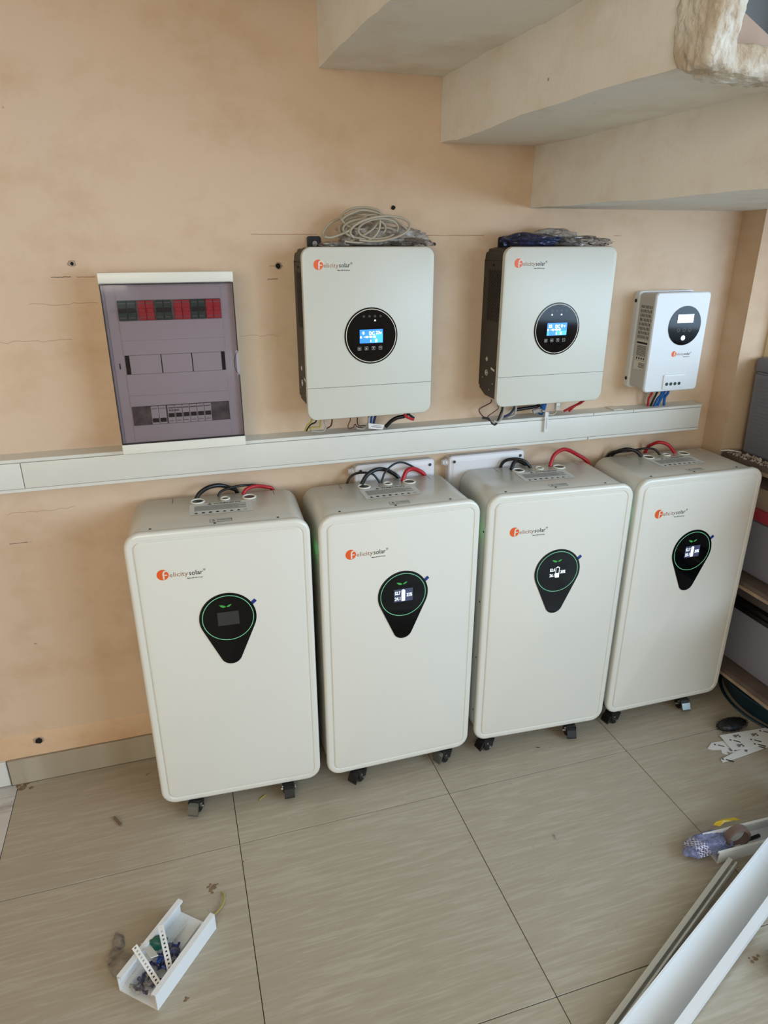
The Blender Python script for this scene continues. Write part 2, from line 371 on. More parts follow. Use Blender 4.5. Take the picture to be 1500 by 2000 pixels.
def parts_bag(name, label, c, size, cols, seed, n=18, h=.024, rz=0):
    """clear film bag with plugs or screws inside"""
    t = thing(name, label, 'bag', c, rz); rnd = random.Random(seed)
    for k in range(n):
        bm = bmesh.new(); L_ = rnd.uniform(.010, .020)
        cyl(bm, (-L_/2, 0, 0), (1, 0, 0), .0034, L_, 8, .0026); cyl(bm, (-L_/2-.001, 0, 0), (1, 0, 0), .0045, .0014, 8)
        o = fin('wall_plug', bm, cols[k % len(cols)], t, 40)
        a = rnd.uniform(0, 6.28); q = rnd.random()**.6*.75
        o.location = (q*size[0]*math.cos(a), q*size[1]*math.sin(a), .005+rnd.random()*(h*.62)*(1-q)); o.rotation_euler = (rnd.uniform(-.4, .4), rnd.uniform(-.5, .5), rnd.uniform(0, 6.28))
    film_sheet('film', (0, 0, 0), size, M_bag, t, seed, h, 0, 26, .006)
    return t
# ================================================================ THE SETTING
X0, YA = .1353, -.4191
# floor bed and tiles
bm = bmesh.new(); box(bm, -2.2, 4.2, -4.2, .1, -.06, -.0035); floor = struct('floor', bm, M_grout)
ys = [-.001, YA]
while ys[-1] > -4.1: ys.append(ys[-1]-.6)
def tile(x0, x1, y1, y0, m):
    g = .0009
    bm = bbox(x0+g, x1-g, y0+g, y1-g, -.003, 0, .0006, 1); fin('tile', bm, m, floor, 0)
for j in range(len(ys)-1):
    for i in range(7): tile(X0+.6*i, min(X0+.6*(i+1), 4.2), ys[j], max(ys[j+1], -4.2), M_tile)
yl = [-.001, -.055] + [-.055-.6*k for k in range(1, 8)]
for j in range(len(yl)-1):
    for i in range(4): tile(X0-.6*(i+1), X0-.6*i, yl[j], max(yl[j+1], -4.2), M_marble)
# walls
bm = bmesh.new(); box(bm, -2.2, 2.62, 0, .12, -.06, 2.8); wall_back = struct('wall_back', bm, M_wall)
bm = bmesh.new(); box(bm, 2.405, 2.62, -.09, 0, -.06, 2.8)
box(bm, 2.62, 4.2, -.09, .12, -.06, 2.8); wall_right = struct('wall_right', bm, M_wall_shaded)
bm = bmesh.new(); box(bm, 4.2, 4.3, -4.2, .12, -.06, .8); box(bm, 4.2, 4.3, -4.2, .12, 2.3, 2.8); box(bm, 4.2, 4.3, -4.2, -3.98, .8, 2.3); box(bm, 4.2, 4.3, -1.2, .12, .8, 2.3)
struct('wall_far_right', bm, M_wall)
bm = bmesh.new(); box(bm, -2.3, -2.2, -4.2, .12, -.06, 2.8); struct('wall_left', bm, M_wall)
bm = bmesh.new()
box(bm, -2.2, -1.5, -4.3, -4.2, -.06, 2.8); box(bm, .3, 2.5, -4.3, -4.2, -.06, 2.8); box(bm, 4.15, 4.2, -4.3, -4.2, -.06, 2.8); box(bm, 2.5, 4.15, -4.3, -4.2, -.06, 1.0)
box(bm, -1.5, .3, -4.3, -4.2, -.06, 1.0); box(bm, -1.5, .3, -4.3, -4.2, 2.45, 2.8); box(bm, 2.5, 4.15, -4.3, -4.2, 2.45, 2.8)
struct('wall_front', bm, M_wall)
bm = bmesh.new(); box(bm, -2.3, 4.3, -4.3, .12, 2.8, 2.9); struct('ceiling', bm, mat('ceiling_paint', (214, 210, 200), .8))
# rough strip of plaster above the skirting
bm = bmesh.new(); n = 70
rows = []
for k in range(n+1):
    x = -2.2 + 4.6*k/n; t = .166 + .002*random.uniform(-1, 1)
    rows.append([bm.verts.new((x, y, z)) for y, z in ((-.0002, t), (-.0028, t-.004), (-.0032, .12), (-.0045+random.uniform(-.001, .001), .088), (-.0002, .086))])
for a, b in zip(rows, rows[1:]):
    for k in range(4): bm.faces.new((a[k], b[k], b[k+1], a[k+1]))
fin('plaster_band', bm, M_band, wall_back, 60)
M_crack = mat('hairline_crack', (156, 122, 92), .9)
# drill holes with crumbled rims, and red setting-out lines
for x, z, r, rim in ((1.292, 1.569, .0055, .007), (.987, 1.431, .0065, .011), (.507, 1.441, .004, .010), (.213, .138, .010, .015)):
    bm = bmesh.new(); k = 14
    rad = [rim*random.uniform(.75, 1.15) for _ in range(k)]
    A = [bm.verts.new((x+rad[i]*math.cos(6.283*i/k), -.0004 if z > .2 else -.0045, z+.75*rad[i]*math.sin(6.283*i/k))) for i in range(k)]
    Bv = [bm.verts.new((x+rad[i]*.8*math.cos(6.283*i/k), -.0022 if z > .2 else -.0063, z+.6*rad[i]*math.sin(6.283*i/k))) for i in range(k)]
    for i in range(k): bm.faces.new((A[i], A[(i+1)%k], Bv[(i+1)%k], Bv[i]))
    bm.faces.new(Bv)
    h = fin('plaster_rim', bm, M_patch, wall_back, 0)
    bm = bmesh.new(); bm.faces.new([bm.verts.new((x+r*random.uniform(.85, 1.1)*math.cos(6.283*i/k), (-.0024 if z > .2 else -.0065), z+r*random.uniform(.85, 1.1)*math.sin(6.283*i/k))) for i in range(k)])
    fin('drill_hole', bm, M_hole, h, 0)
for x0, x1, z, m in ((.924, 1.09, 1.505, M_pencil), (1.35, 1.552, 1.503, M_pencil), (.457, .50, 1.412, M_hole), (.512, .553, 1.4115, M_pencil), (.958, .985, 1.4, M_hole), (.249, .293, .759, M_hole), (.255, .262, .456, M_hole), (1.96, 1.985, 1.503, M_pencil), (.965, .985, 1.4315, M_pencil), (.30, .48, 1.268, M_crack), (.40, .55, 1.352, M_crack), (.26, .42, .842, M_crack), (.88, .98, 1.262, M_crack), (.45, .56, .93, M_crack)):
    bm = bmesh.new(); t = .0009 if m is M_pencil else .0011
    n = 14; wv = .0035 if m is M_crack else .0004; P = [(x0+(x1-x0)*i/n, z+random.uniform(-wv, wv)) for i in range(n+1)]; t = .0006 if m is M_crack else t
    for a, b in zip(P, P[1:]): quad(bm, [(a[0], -.0006, a[1]-t/2), (b[0], -.0006, b[1]-t/2), (b[0], -.0006, b[1]+t/2), (a[0], -.0006, a[1]+t/2)])
    fin('setting_out_line', bm, m, wall_back, 0)
# skirting: beige tile skirting and the white one left of it
bm = bmesh.new(); box(bm, .118, 2.405, -.011, -.0001, 0, .0005); base = struct('baseboard_back', bm, M_grout)
xs = [.1190, .735, 1.335, 1.935, 2.404]
for a, b in zip(xs, xs[1:]):
    fin('tile', bbox(a+.001, b-.001, -.0112, -.0001, .0008, .0855, .001, 1), M_tile, base, 0)
struct('baseboard_left', bbox(-2.19, .1165, -.013, -.0001, .004, .0885, .002, 1), M_white_skirt)

# ---- concrete stair: folded plate, seen from below
T = .032
XS = [1.686, 1.418, 1.107, .80, .50, .20]; ZS = [1.572, 1.722, 1.866, 2.012, 2.16, 2.31, 2.46]
under = [(4.2, ZS[0])]
for i, x in enumerate(XS): under += [(x, ZS[i]), (x, ZS[i+1])]
under.append((-.1, ZS[-1]))
top = [(-.1, ZS[-1]+T)]
for i in reversed(range(len(XS))): top += [(XS[i]+T, ZS[i+1]+T), (XS[i]+T, ZS[i]+T)]
top.append((4.2, ZS[0]+T))
YW = -.905
bm = bmesh.new(); ny = 28
from mathutils import noise as NZ
poly = under + top
# subdivide the profile so that the plaster can wave
prof = []
for (a, b) in zip(poly, poly[1:]+poly[:1]):
    k = max(1, int(math.hypot(b[0]-a[0], b[1]-a[1])/.05))
    if a[0] > 2.8 or b[0] > 3.5: k = max(1, k//4)
    for i in range(k): prof.append((a[0]+(b[0]-a[0])*i/k, a[1]+(b[1]-a[1])*i/k))
L = []
for j in range(ny+1):
    y = -.0005 + YW*j/ny
    row = []
    for x, z in prof:
        w = min(1, abs(y)/.1)
        xx = x - .016*y if x < 3 else x
        d = Vector((NZ.noise(Vector((x*5, y*5, z*5))), 0, NZ.noise(Vector((x*5+9, y*5, z*5))))) * .006*w
        e = Vector((NZ.noise(Vector((x*30, y*30, z*30))), 0, NZ.noise(Vector((x*30+9, y*30, z*30))))) * .0022*w
        row.append(bm.verts.new((xx+d.x+e.x, y, z+d.z+e.z)))
    L.append(row)
n = len(prof)
for a, b in zip(L, L[1:]):
    for i in range(n): bm.faces.new((a[i], a[(i+1)%n], b[(i+1)%n], b[i]))
bm.faces.new(L[0]); bm.faces.new(L[-1][::-1])
stair = fin('staircase', bm, M_stair, None, 50); stair['kind'] = 'structure'
# rough unfinished mortar at the open end of the second riser
def rough_lump(name, c, h, m, seed, amp):
    """weathered block of mortar: a rounded block with pitted faces"""
    bm = bmesh.new(); bmesh.ops.create_icosphere(bm, subdivisions=6, radius=1)
    for v in bm.verts:
        d = v.co.normalized(); k = (abs(d.x)**5+abs(d.y)**5+abs(d.z)**5)**(-1/5)
        p = Vector((c[0]+d.x*k*h[0], c[1]+d.y*k*h[1], c[2]+d.z*k*h[2])); q = Vector((seed, 0, 0))
        n_ = NZ.noise(p*16+q)*.8 + (.4-abs(NZ.noise(p*40+q)))*.8 + NZ.noise(p*90+q)*.45 + NZ.noise(p*190+q)*.2
        v.co = p + d*n_*amp
    return fin(name, bm, m, stair, 60)
rough_lump('rough_mortar', (1.449, -.905, 1.86), (.027, .045, .150), M_rough, 1, .007)
rough_lump('rough_mortar', (1.605, -.903, 1.722), (.150, .040, .019), M_rough, 4, .006)
bm = bmesh.new(); prism(bm, [(1.46, 1.735), (1.566, 1.735), (1.46, 1.787)], -.930, -.904); fin('tread_edge', bm, M_terra, stair, 0)
# dark painted panel on the wall above the lower steps
bm = bbox(1.85, 2.40, -.02, -.0002, 1.68, 2.79, .003, 1); struct('trim_1', bm, M_slate)
# cream window in the return wall at the right
bm = bmesh.new()
for a in ((2.50, 2.535, .98, 1.42), (3.25, 3.285, .98, 1.42), (2.50, 3.285, 1.395, 1.43), (2.50, 3.285, .955, .99)): box(bm, a[0], a[1], -.115, -.0905, a[2], a[3])
win = struct('window_1', bm, M_frame)
bm = bmesh.new(); box(bm, 2.535, 3.25, -.104, -.0905, .99, 1.395); fin('shutter_panel', bm, M_frame, win, 0)
for k in range(9):
    fin('slat', bbox(2.545+.078*k, 2.545+.078*k+.070, -.110, -.1035, .992, 1.393, .002, 1), M_frame, win, 0)
# measured paths of the cables and wires, in metres
PTS = {
 'b1_black': [(0.726, -0.06, 0.852), (0.737, -0.055, 0.866), (0.761, -0.05, 0.878), (0.792, -0.04, 0.877), (0.822, -0.025, 0.86), (0.837, -0.018, 0.844)],
 'b1_thin': [(0.783, -0.058, 0.853), (0.795, -0.052, 0.865), (0.832, -0.045, 0.871), (0.874, -0.035, 0.868), (0.91, -0.022, 0.855), (0.933, -0.017, 0.839)],
 'b1_red': [(0.849, -0.062, 0.852), (0.861, -0.055, 0.864), (0.887, -0.04, 0.865), (0.917, -0.022, 0.853), (0.936, -0.017, 0.84)],
 'b2_black': [(1.175, -0.085, 0.855), (1.193, -0.08, 0.879), (1.219, -0.07, 0.888), (1.244, -0.06, 0.885), (1.272, -0.045, 0.87), (1.301, -0.03, 0.842)],
 'b2_left': [(1.23, -0.082, 0.853), (1.212, -0.075, 0.877), (1.187, -0.06, 0.88), (1.161, -0.045, 0.871), (1.143, -0.03, 0.847)],
 'b2_loop': [(1.235, -0.08, 0.853), (1.247, -0.075, 0.879), (1.272, -0.068, 0.897), (1.3, -0.06, 0.9), (1.33, -0.05, 0.886), (1.359, -0.04, 0.865), (1.379, -0.03, 0.84)],
 'b2_red': [(1.296, -0.085, 0.851), (1.31, -0.075, 0.874), (1.329, -0.065, 0.879), (1.355, -0.05, 0.868), (1.38, -0.032, 0.843)],
 'b3_left': [(1.706, -0.085, 0.851), (1.686, -0.08, 0.873), (1.66, -0.07, 0.88), (1.634, -0.05, 0.869), (1.622, -0.025, 0.842)],
 'b3_black': [(1.637, -0.09, 0.855), (1.649, -0.08, 0.87), (1.666, -0.07, 0.873), (1.699, -0.05, 0.856), (1.733, -0.03, 0.832)],
 'b3_red': [(1.768, -0.09, 0.852), (1.783, -0.08, 0.88), (1.807, -0.07, 0.891), (1.836, -0.06, 0.891), (1.882, -0.045, 0.869), (1.933, -0.025, 0.833)],
 'b4_black': [(2.095, -0.09, 0.853), (2.081, -0.08, 0.868), (2.058, -0.065, 0.874), (2.038, -0.045, 0.863), (2.02, -0.02, 0.841)],
 'b4_thin': [(2.163, -0.092, 0.852), (2.146, -0.085, 0.87), (2.12, -0.07, 0.872), (2.09, -0.05, 0.862), (2.039, -0.022, 0.845)],
 'b4_gray': [(2.161, -0.088, 0.856), (2.121, -0.075, 0.868), (2.091, -0.05, 0.855), (2.054, -0.022, 0.84)],
 'b4_red': [(2.223, -0.088, 0.852), (2.201, -0.08, 0.878), (2.178, -0.065, 0.886), (2.166, -0.045, 0.875), (2.165, -0.022, 0.853)],
 'i1_a': [(1.045, -0.07, 1.049), (1.042, -0.063, 1.038), (1.033, -0.057, 1.027), (1.027, -0.05, 1.01)],
 'i1_b': [(1.057, -0.07, 1.048), (1.055, -0.063, 1.037), (1.042, -0.057, 1.029), (1.031, -0.05, 1.011)],
 'i1_c': [(1.069, -0.07, 1.047), (1.068, -0.065, 1.036), (1.066, -0.06, 1.022), (1.043, -0.055, 1.021), (1.045, -0.05, 1.011)],
 'i1_d': [(1.08, -0.06, 1.045), (1.081, -0.059, 1.033), (1.084, -0.057, 1.02), (1.075, -0.056, 1.008), (1.044, -0.055, 1.011)],
 'i1_e': [(1.104, -0.05, 1.041), (1.104, -0.047, 1.03), (1.101, -0.043, 1.018), (1.09, -0.04, 1.011)],
 'i1_f': [(1.155, -0.05, 1.039), (1.155, -0.049, 1.031), (1.149, -0.047, 1.015), (1.152, -0.046, 1.007), (1.165, -0.044, 1.01), (1.17, -0.043, 1.018), (1.177, -0.041, 1.01), (1.195, -0.04, 1.004)],
 'i1_g': [(1.173, -0.06, 1.04), (1.173, -0.057, 1.029), (1.178, -0.053, 1.016), (1.198, -0.05, 1.014)],
 'i1_h': [(1.202, -0.07, 1.043), (1.202, -0.065, 1.024), (1.19, -0.06, 1.008), (1.171, -0.055, 1.009)],
 'i1_i': [(1.224, -0.06, 1.04), (1.224, -0.05, 1.028), (1.224, -0.04, 1.012)],
 'i1_j': [(1.213, -0.06, 1.04), (1.215, -0.05, 1.028), (1.216, -0.04, 1.013)],
 'i1_k': [(1.313, -0.07, 1.043), (1.308, -0.062, 1.035), (1.289, -0.055, 1.03), (1.274, -0.048, 1.02), (1.26, -0.04, 1.003)],
 'i1_l': [(1.302, -0.08, 1.048), (1.309, -0.073, 1.037), (1.322, -0.067, 1.029), (1.335, -0.06, 1.023)],
 'i1_m': [(1.318, -0.06, 1.044), (1.325, -0.057, 1.036), (1.334, -0.053, 1.029), (1.34, -0.05, 1.025)],
 'i1_tag': [(1.2, -0.075, 1.026), (1.246, -0.075, 1.018), (1.24, -0.075, 1.005), (1.2, -0.075, 1.011)],
 'i2_a': [(1.588, -0.03, 1.057), (1.586, -0.03, 1.047), (1.553, -0.03, 1.032), (1.553, -0.03, 1.021), (1.567, -0.03, 1.006), (1.586, -0.03, 1.0)],
 'i2_b': [(1.605, -0.07, 1.049), (1.606, -0.067, 1.034), (1.602, -0.063, 1.016), (1.592, -0.06, 0.989), (1.579, -0.057, 0.995), (1.571, -0.053, 1.005), (1.553, -0.05, 1.009)],
 'i2_c': [(1.592, -0.06, 1.05), (1.599, -0.055, 1.035), (1.587, -0.05, 1.023), (1.575, -0.045, 1.013), (1.574, -0.04, 1.006)],
 'i2_d': [(1.611, -0.07, 1.048), (1.611, -0.068, 1.031), (1.608, -0.066, 1.011), (1.597, -0.064, 0.997), (1.583, -0.062, 1.001)],
 'i2_e': [(1.65, -0.06, 1.044), (1.652, -0.055, 1.034), (1.643, -0.05, 1.016), (1.625, -0.045, 1.005)],
 'i2_f': [(1.652, -0.065, 1.045), (1.654, -0.06, 1.029), (1.652, -0.055, 1.012), (1.635, -0.05, 1.004)],
 'i2_g': [(1.745, -0.04, 1.034), (1.738, -0.037, 1.028), (1.708, -0.033, 1.024), (1.672, -0.03, 1.02)],
 'i2_h': [(1.746, -0.06, 1.043), (1.75, -0.05, 1.026), (1.749, -0.04, 1.006)],
 'i2_i': [(1.747, -0.05, 1.017), (1.733, -0.048, 1.018), (1.72, -0.045, 1.014)],
 'i2_j': [(1.792, -0.06, 1.025), (1.79, -0.06, 1.015), (1.783, -0.06, 1.007), (1.769, -0.06, 1.005), (1.755, -0.06, 1.013), (1.742, -0.06, 1.02)],
 'i2_k': [(1.876, -0.07, 1.044), (1.87, -0.06, 1.033), (1.858, -0.05, 1.023), (1.846, -0.04, 1.005)],
 'i2_l': [(1.874, -0.065, 1.043), (1.868, -0.055, 1.031), (1.848, -0.045, 1.018), (1.831, -0.035, 1.005)],
 'i2_tag': [(1.749, -0.068, 1.017), (1.76, -0.068, 1.015), (1.762, -0.068, 0.953), (1.75, -0.068, 0.956)],
 'i2_plug': [(1.783, -0.06, 1.039), (1.798, -0.06, 1.038), (1.799, -0.06, 1.019), (1.785, -0.06, 1.019)],
 'm_a': [(2.126, -0.03, 1.048), (2.13, -0.027, 1.033), (2.128, -0.023, 1.019), (2.136, -0.02, 0.996)],
 'm_b': [(2.133, -0.05, 1.053), (2.134, -0.043, 1.038), (2.132, -0.037, 1.025), (2.139, -0.03, 0.998)],
 'm_c': [(2.153, -0.05, 1.054), (2.154, -0.043, 1.04), (2.149, -0.037, 1.016), (2.149, -0.03, 0.997)],
 'm_d': [(2.161, -0.06, 1.055), (2.165, -0.052, 1.038), (2.16, -0.043, 1.021), (2.158, -0.035, 0.996)],
 'm_e': [(2.18, -0.05, 1.052), (2.18, -0.043, 1.035), (2.176, -0.037, 1.015), (2.173, -0.03, 0.994)],
 'm_f': [(2.183, -0.06, 1.056), (2.189, -0.052, 1.042), (2.188, -0.043, 1.026), (2.196, -0.035, 0.994)],
 'coil1': [(1.097, -0.05, 1.497), (1.095, -0.052, 1.509), (1.113, -0.054, 1.53), (1.141, -0.051, 1.542), (1.167, -0.053, 1.55), (1.202, -0.05, 1.556), (1.232, -0.052, 1.553), (1.242, -0.054, 1.545), (1.241, -0.051, 1.526), (1.222, -0.053, 1.505), (1.181, -0.05, 1.487), (1.143, -0.052, 1.484), (1.105, -0.054, 1.484)],
 'coil2': [(1.141, -0.065, 1.531), (1.14, -0.067, 1.549), (1.163, -0.069, 1.562), (1.196, -0.066, 1.566), (1.227, -0.068, 1.561), (1.239, -0.065, 1.552), (1.232, -0.067, 1.534), (1.194, -0.069, 1.507), (1.151, -0.066, 1.489), (1.106, -0.068, 1.485)],
 'coil3': [(1.133, -0.08, 1.539), (1.148, -0.082, 1.525), (1.172, -0.084, 1.517), (1.209, -0.081, 1.517), (1.25, -0.083, 1.52), (1.274, -0.08, 1.514), (1.304, -0.082, 1.509), (1.3, -0.084, 1.518), (1.273, -0.081, 1.536), (1.24, -0.083, 1.548), (1.214, -0.08, 1.556), (1.182, -0.082, 1.559), (1.148, -0.084, 1.547), (1.135, -0.081, 1.537)],
 'coil4': [(1.09, -0.09, 1.499), (1.107, -0.092, 1.498), (1.145, -0.094, 1.511), (1.17, -0.091, 1.529), (1.197, -0.093, 1.547), (1.222, -0.09, 1.547), (1.224, -0.092, 1.535), (1.21, -0.094, 1.517), (1.177, -0.091, 1.498), (1.144, -0.093, 1.486)],
 'coil5': [(1.129, -0.04, 1.516), (1.158, -0.042, 1.523), (1.204, -0.044, 1.528), (1.251, -0.041, 1.524), (1.286, -0.043, 1.518), (1.313, -0.04, 1.512)],
 'coil6': [(1.136, -0.1, 1.489), (1.176, -0.102, 1.486), (1.207, -0.104, 1.497), (1.224, -0.101, 1.517), (1.226, -0.103, 1.541)],
}
LC1 = (2.016, -0.876, .085)
LC2 = (1.539, -1.167, .043)
# ================================================================ BATTERY CABINETS
def logo(parent, x, z, w, y, m_word=None):
    """orange disc with a light f, then the word and a small line of print; x,z = left edge / centre of disc, w = full width"""
    r = w*.125
    bm = bmesh.new(); k = 28
    bm.faces.new([bm.verts.new((x+r+r*math.cos(6.2832*i/k), y, z+r*math.sin(6.2832*i/k))) for i in range(k)])
    d = fin('logo_disc', bm, M_orange, parent, 0); d['label'] = 'orange round emblem with a pale letter f'
    bm = bmesh.new(); cx = x+r*1.12
    # hooked letter f built from a stem, an arc and a bar
    st = r*.30
    rectf(bm, cx-st/2, cx+st/2, z-r*.88, z+r*.22, y-.0003)
    pts = []
    for i in range(9):
        a = math.radians(180-180*i/8); pts.append((math.cos(a), math.sin(a)))
    R1, R2 = r*.62, r*.32; c0 = (cx-st/2+R1, z+r*.22)
    for (a, b) in zip(pts, pts[1:]):
        quad(bm, [(c0[0]+a[0]*R1, y-.0003, c0[1]+a[1]*R1), (c0[0]+b[0]*R1, y-.0003, c0[1]+b[1]*R1), (c0[0]+b[0]*R2, y-.0003, c0[1]+b[1]*R2), (c0[0]+a[0]*R2, y-.0003, c0[1]+a[1]*R2)])
    rectf(bm, cx+st/2, cx+r*.62, z-r*.18, z+r*.02, y-.0003)
    fin('logo_letter', bm, M_lightp, parent, 0)
    sz = w*.155
    bm = bmesh.new(); add_text(bm, 'elicity', x+2*r+w*.005, z-r*.55, sz, y, fitw=w*.395, thick=-.00004); fin('logo_word', bm, M_brown, parent, 0)
    bm = bmesh.new(); add_text(bm, 'solar', x+w*.66, z-r*.55, sz, y, fitw=w*.30, thick=.0001)
    add_text(bm, '\u00ae', x+w*.965, z+r*.02, sz*.5, y)
    add_text(bm, 'Make LIFE full of hope', x+w*.62, z-r*1.22, w*.040, y, sx=.92, thick=.0001)
    fin('logo_word', bm, M_ink, parent, 0)

CW, CH, CZ, CD, CR = .4399, .8124, .0433, .24, .040
def cabinet(loc, rz, label, screen, castors, digits=None):
    t = thing('battery_cabinet', label, 'battery', (loc[0], loc[1], 0), rz, 'floor standing battery cabinets along the wall')
    bm = bmesh.new(); loft(bm, .004, .055, CW-.008, CZ+CH-.055-.003, CR, [(.012, .020), (.0, .021), (0, CD-.006), (.004, CD-.001), (.010, CD)], seg=9)
    fin('body', bm, M_cream, t)
    bm = bmesh.new()
    loft(bm, 0, CZ, CW, CH, CR, [(.006, .019), (.001, .0185), (0, .017), (0, .007), (.0015, .003), (.0045, .0005), (.009, 0), (.0165, 0), (.0185, .0022), (.020, .0022), (.0225, -.0012), (.026, -.002)], seg=9)
    fin('front_cover', bm, M_cream, t)
    # dark seam behind the cover with its screws
    bm = bmesh.new(); loft(bm, .0055, .0565, CW-.011, CZ+CH-.0565-.0045, CR, [(0, .0185), (0, .0215)], seg=9); fin('seam', bm, M_pvcd, t)
    ztop = CZ+CH-.003
    for k, x in enumerate((.062, .212, .365)):
        bm = bmesh.new(); cyl(bm, (x, .034, ztop-.0005), (0, 0, 1), .0032, .0012, 12); fin('screw', bm, M_ink, t)
    for sx in (0, 1):
        for z in (.74, .52, .33, .14):
            bm = bmesh.new(); cyl(bm, (.0045 if sx == 0 else CW-.0045, .033, z), (-1 if sx == 0 else 1, 0, 0), .0032, .0012, 12); fin('screw', bm, M_ink, t)
    # drop shaped acrylic control panel
    cx, cz, R, tz, tr = .2225, .608, .0705, .500, .027
    d = cz-tz; al = math.asin((R-tr)/d); pts = []
    n = 44
    for i in range(n+1):
        a = -al + (math.pi+2*al)*i/n; pts.append((cx+R*math.cos(a), cz+R*math.sin(a)))
    n = 16
    for i in range(n+1):
        a = math.pi+al + (math.pi-2*al)*i/n; pts.append((cx+tr*math.cos(a), tz+tr*math.sin(a)))
    bm = bmesh.new(); prism(bm, pts, -.0035, -.0018); cp = fin('control_panel', bm, M_black, t, 30); cp['label'] = 'black drop shaped glossy control panel'
    bm = bmesh.new(); ring(bm, (cx, -.0036, cz), (0, 1, 0), .0640, .0622, .0004, 56, 6); fin('light_ring', bm, M_ringg, cp)
    bm = bmesh.new()
    for sgn, w in ((-1, .017), (1, .013)):
        hh = .0048 if sgn < 0 else .0034
        P = [(a/8, -.0035+.0055*a/8+.0018*math.sin(math.pi*a/8)) for a in range(9)] + [(a/8, -.0035+.0055*a/8-hh*math.sin(math.pi*a/8)**.9) for a in range(7, 0, -1)]
        bm.faces.new([bm.verts.new((cx-.002+sgn*(.0003+a*w), -.0039, .6445+b)) for a, b in P])
    fin('leaf_emblem', bm, M_leaf, cp, 0)
    bm = bmesh.new(); rectf(bm, .1965, .2495, .588, .626, -.0039); fin('screen', bm, M_litscr if screen == 'lit' else (M_black if screen == 'dark' else M_offscr), cp, 0)
    if digits:
        bm = bmesh.new(); y = -.0042
        add_text(bm, digits[0], .1985, .6105, .0135, y, thick=.0003, fitw=.0158); add_text(bm, digits[1], .1985, .5935, .0135, y, thick=.0003, fitw=.0158)
        add_text(bm, digits[2], .2318, .6020, .0135, y, thick=.0003, fitw=.0158)
        # battery symbol
        if digits[3] == 'full': rectf(bm, .2175, .2275, .590, .622, y); rectf(bm, .2205, .2245, .622, .6245, y)
        else:
            for a in ((.2165, .2178, .590, .622), (.2272, .2285, .590, .622), (.2165, .2285, .590, .591), (.2165, .2285, .621, .6222), (.2205, .2245, .622, .6245), (.2175, .2275, .590, .604)): rectf(bm, a[0], a[1], a[2], a[3], y)
        fin('digits', bm, M_white_em, cp, 0)
    bm = bmesh.new(); c, s = math.cos(.7), math.sin(.7)
    quad(bm, [(.2875+c*a-s*b, -.0030, .6455+s*a+c*b) for a, b in ((-.008, -.0045), (.008, -.0045), (.008, .0045), (-.008, .0045))]); fin('pull_tab', bm, M_blue, t, 0)
    logo(t, .066, .746, .112, -.0023)
    # cable glands, warning labels on top
    for gx, gy, gr in ((.172, .195, .019), (.243, .200, .0135), (.306, .197, .019)):
        bm = bmesh.new(); ring(bm, (gx, gy, ztop+.0008), (0, 0, 1), gr, gr-.005, .0025, 24, 6); g = fin('cable_gland', bm, M_abs, t)
        bm = bmesh.new(); cyl(bm, (gx, gy, ztop+.0002), (0, 0, 1), gr-.003, .0006, 20); fin('gland_opening', bm, M_offscr, g)
    z = ztop+.0004
    bm = bmesh.new(); rectu(bm, .152, .309, .098, .176, z); lb = fin('warning_label', bm, M_label, t, 0)
    bm = bmesh.new()
    for k in range(9):
        y = .124+.0045*k; x0 = .164; x1 = .294 - (.02 if k in (2, 6) else 0)
        if k < 8: rectu(bm, x0, x1, y, y+.0024, z+.0003)
    fin('small_print', bm, M_inkg, lb, 0)
    bm = bmesh.new(); add_text(bm, 'WARNING', .212, .1645, .0115, z+.0003, flat=True, thick=.0003, sx=1.25)
    quad(bm, [(.196, .1640, z+.0003), (.209, .1640, z+.0003), (.2025, .1735, z+.0003)][:3])
    for k in range(8):
        x = .163+.0175*k
        if k in (0, 4, 5, 6): quad(bm, [(x, .105, z+.0003), (x+.011, .105, z+.0003), (x+.0055, .114, z+.0003)])
        elif k == 7: add_text(bm, 'CE', x, .106, .008, z+.0003, flat=True)
        else:
            kk = 10; bm.faces.new([bm.verts.new((x+.0055+.0048*math.cos(6.283*i/kk), .1095+.0045*math.sin(6.283*i/kk), z+.0003)) for i in range(kk)])
    fin('warning_print', bm, M_ink, lb, 0)['kind'] = 'stuff'
    bm = bmesh.new(); rectu(bm, .201, .254, .040, .060, z); lb = fin('small_label', bm, M_label, t, 0)
    bm = bmesh.new(); z += .0003
    for a in ((.201, .254, .040, .0408), (.201, .254, .0592, .060), (.201, .2018, .040, .060), (.2532, .254, .040, .060), (.219, .2198, .040, .060), (.222, .251, .046, .0468)): rectu(bm, *a, z)
    quad(bm, [(.206, .051, z), (.214, .051, z), (.210, .057, z)]); rectu(bm, .206, .214, .0455, .0475, z)
    add_text(bm, 'WARNING', .2215, .0505, .0065, z, flat=True, thick=.0002, sx=1.05); fin('warning_print', bm, M_ink, lb, 0)['kind'] = 'stuff'
    for x, l in ((.108, .036), (.372, .032)):
        bm = bmesh.new(); rectu(bm, x, x+.0012, CD-.008-l, CD-.008, ztop+.0003); fin('panel_joint', bm, M_ink, t, 0)
    # status lamp on the right flank
    bm = bmesh.new(); cyl(bm, (CW-.0045, .062, .745), (1, 0, 0), .007, .002, 16); fin('status_lamp', bm, M_led, t)['label'] = 'lit green status lamp'
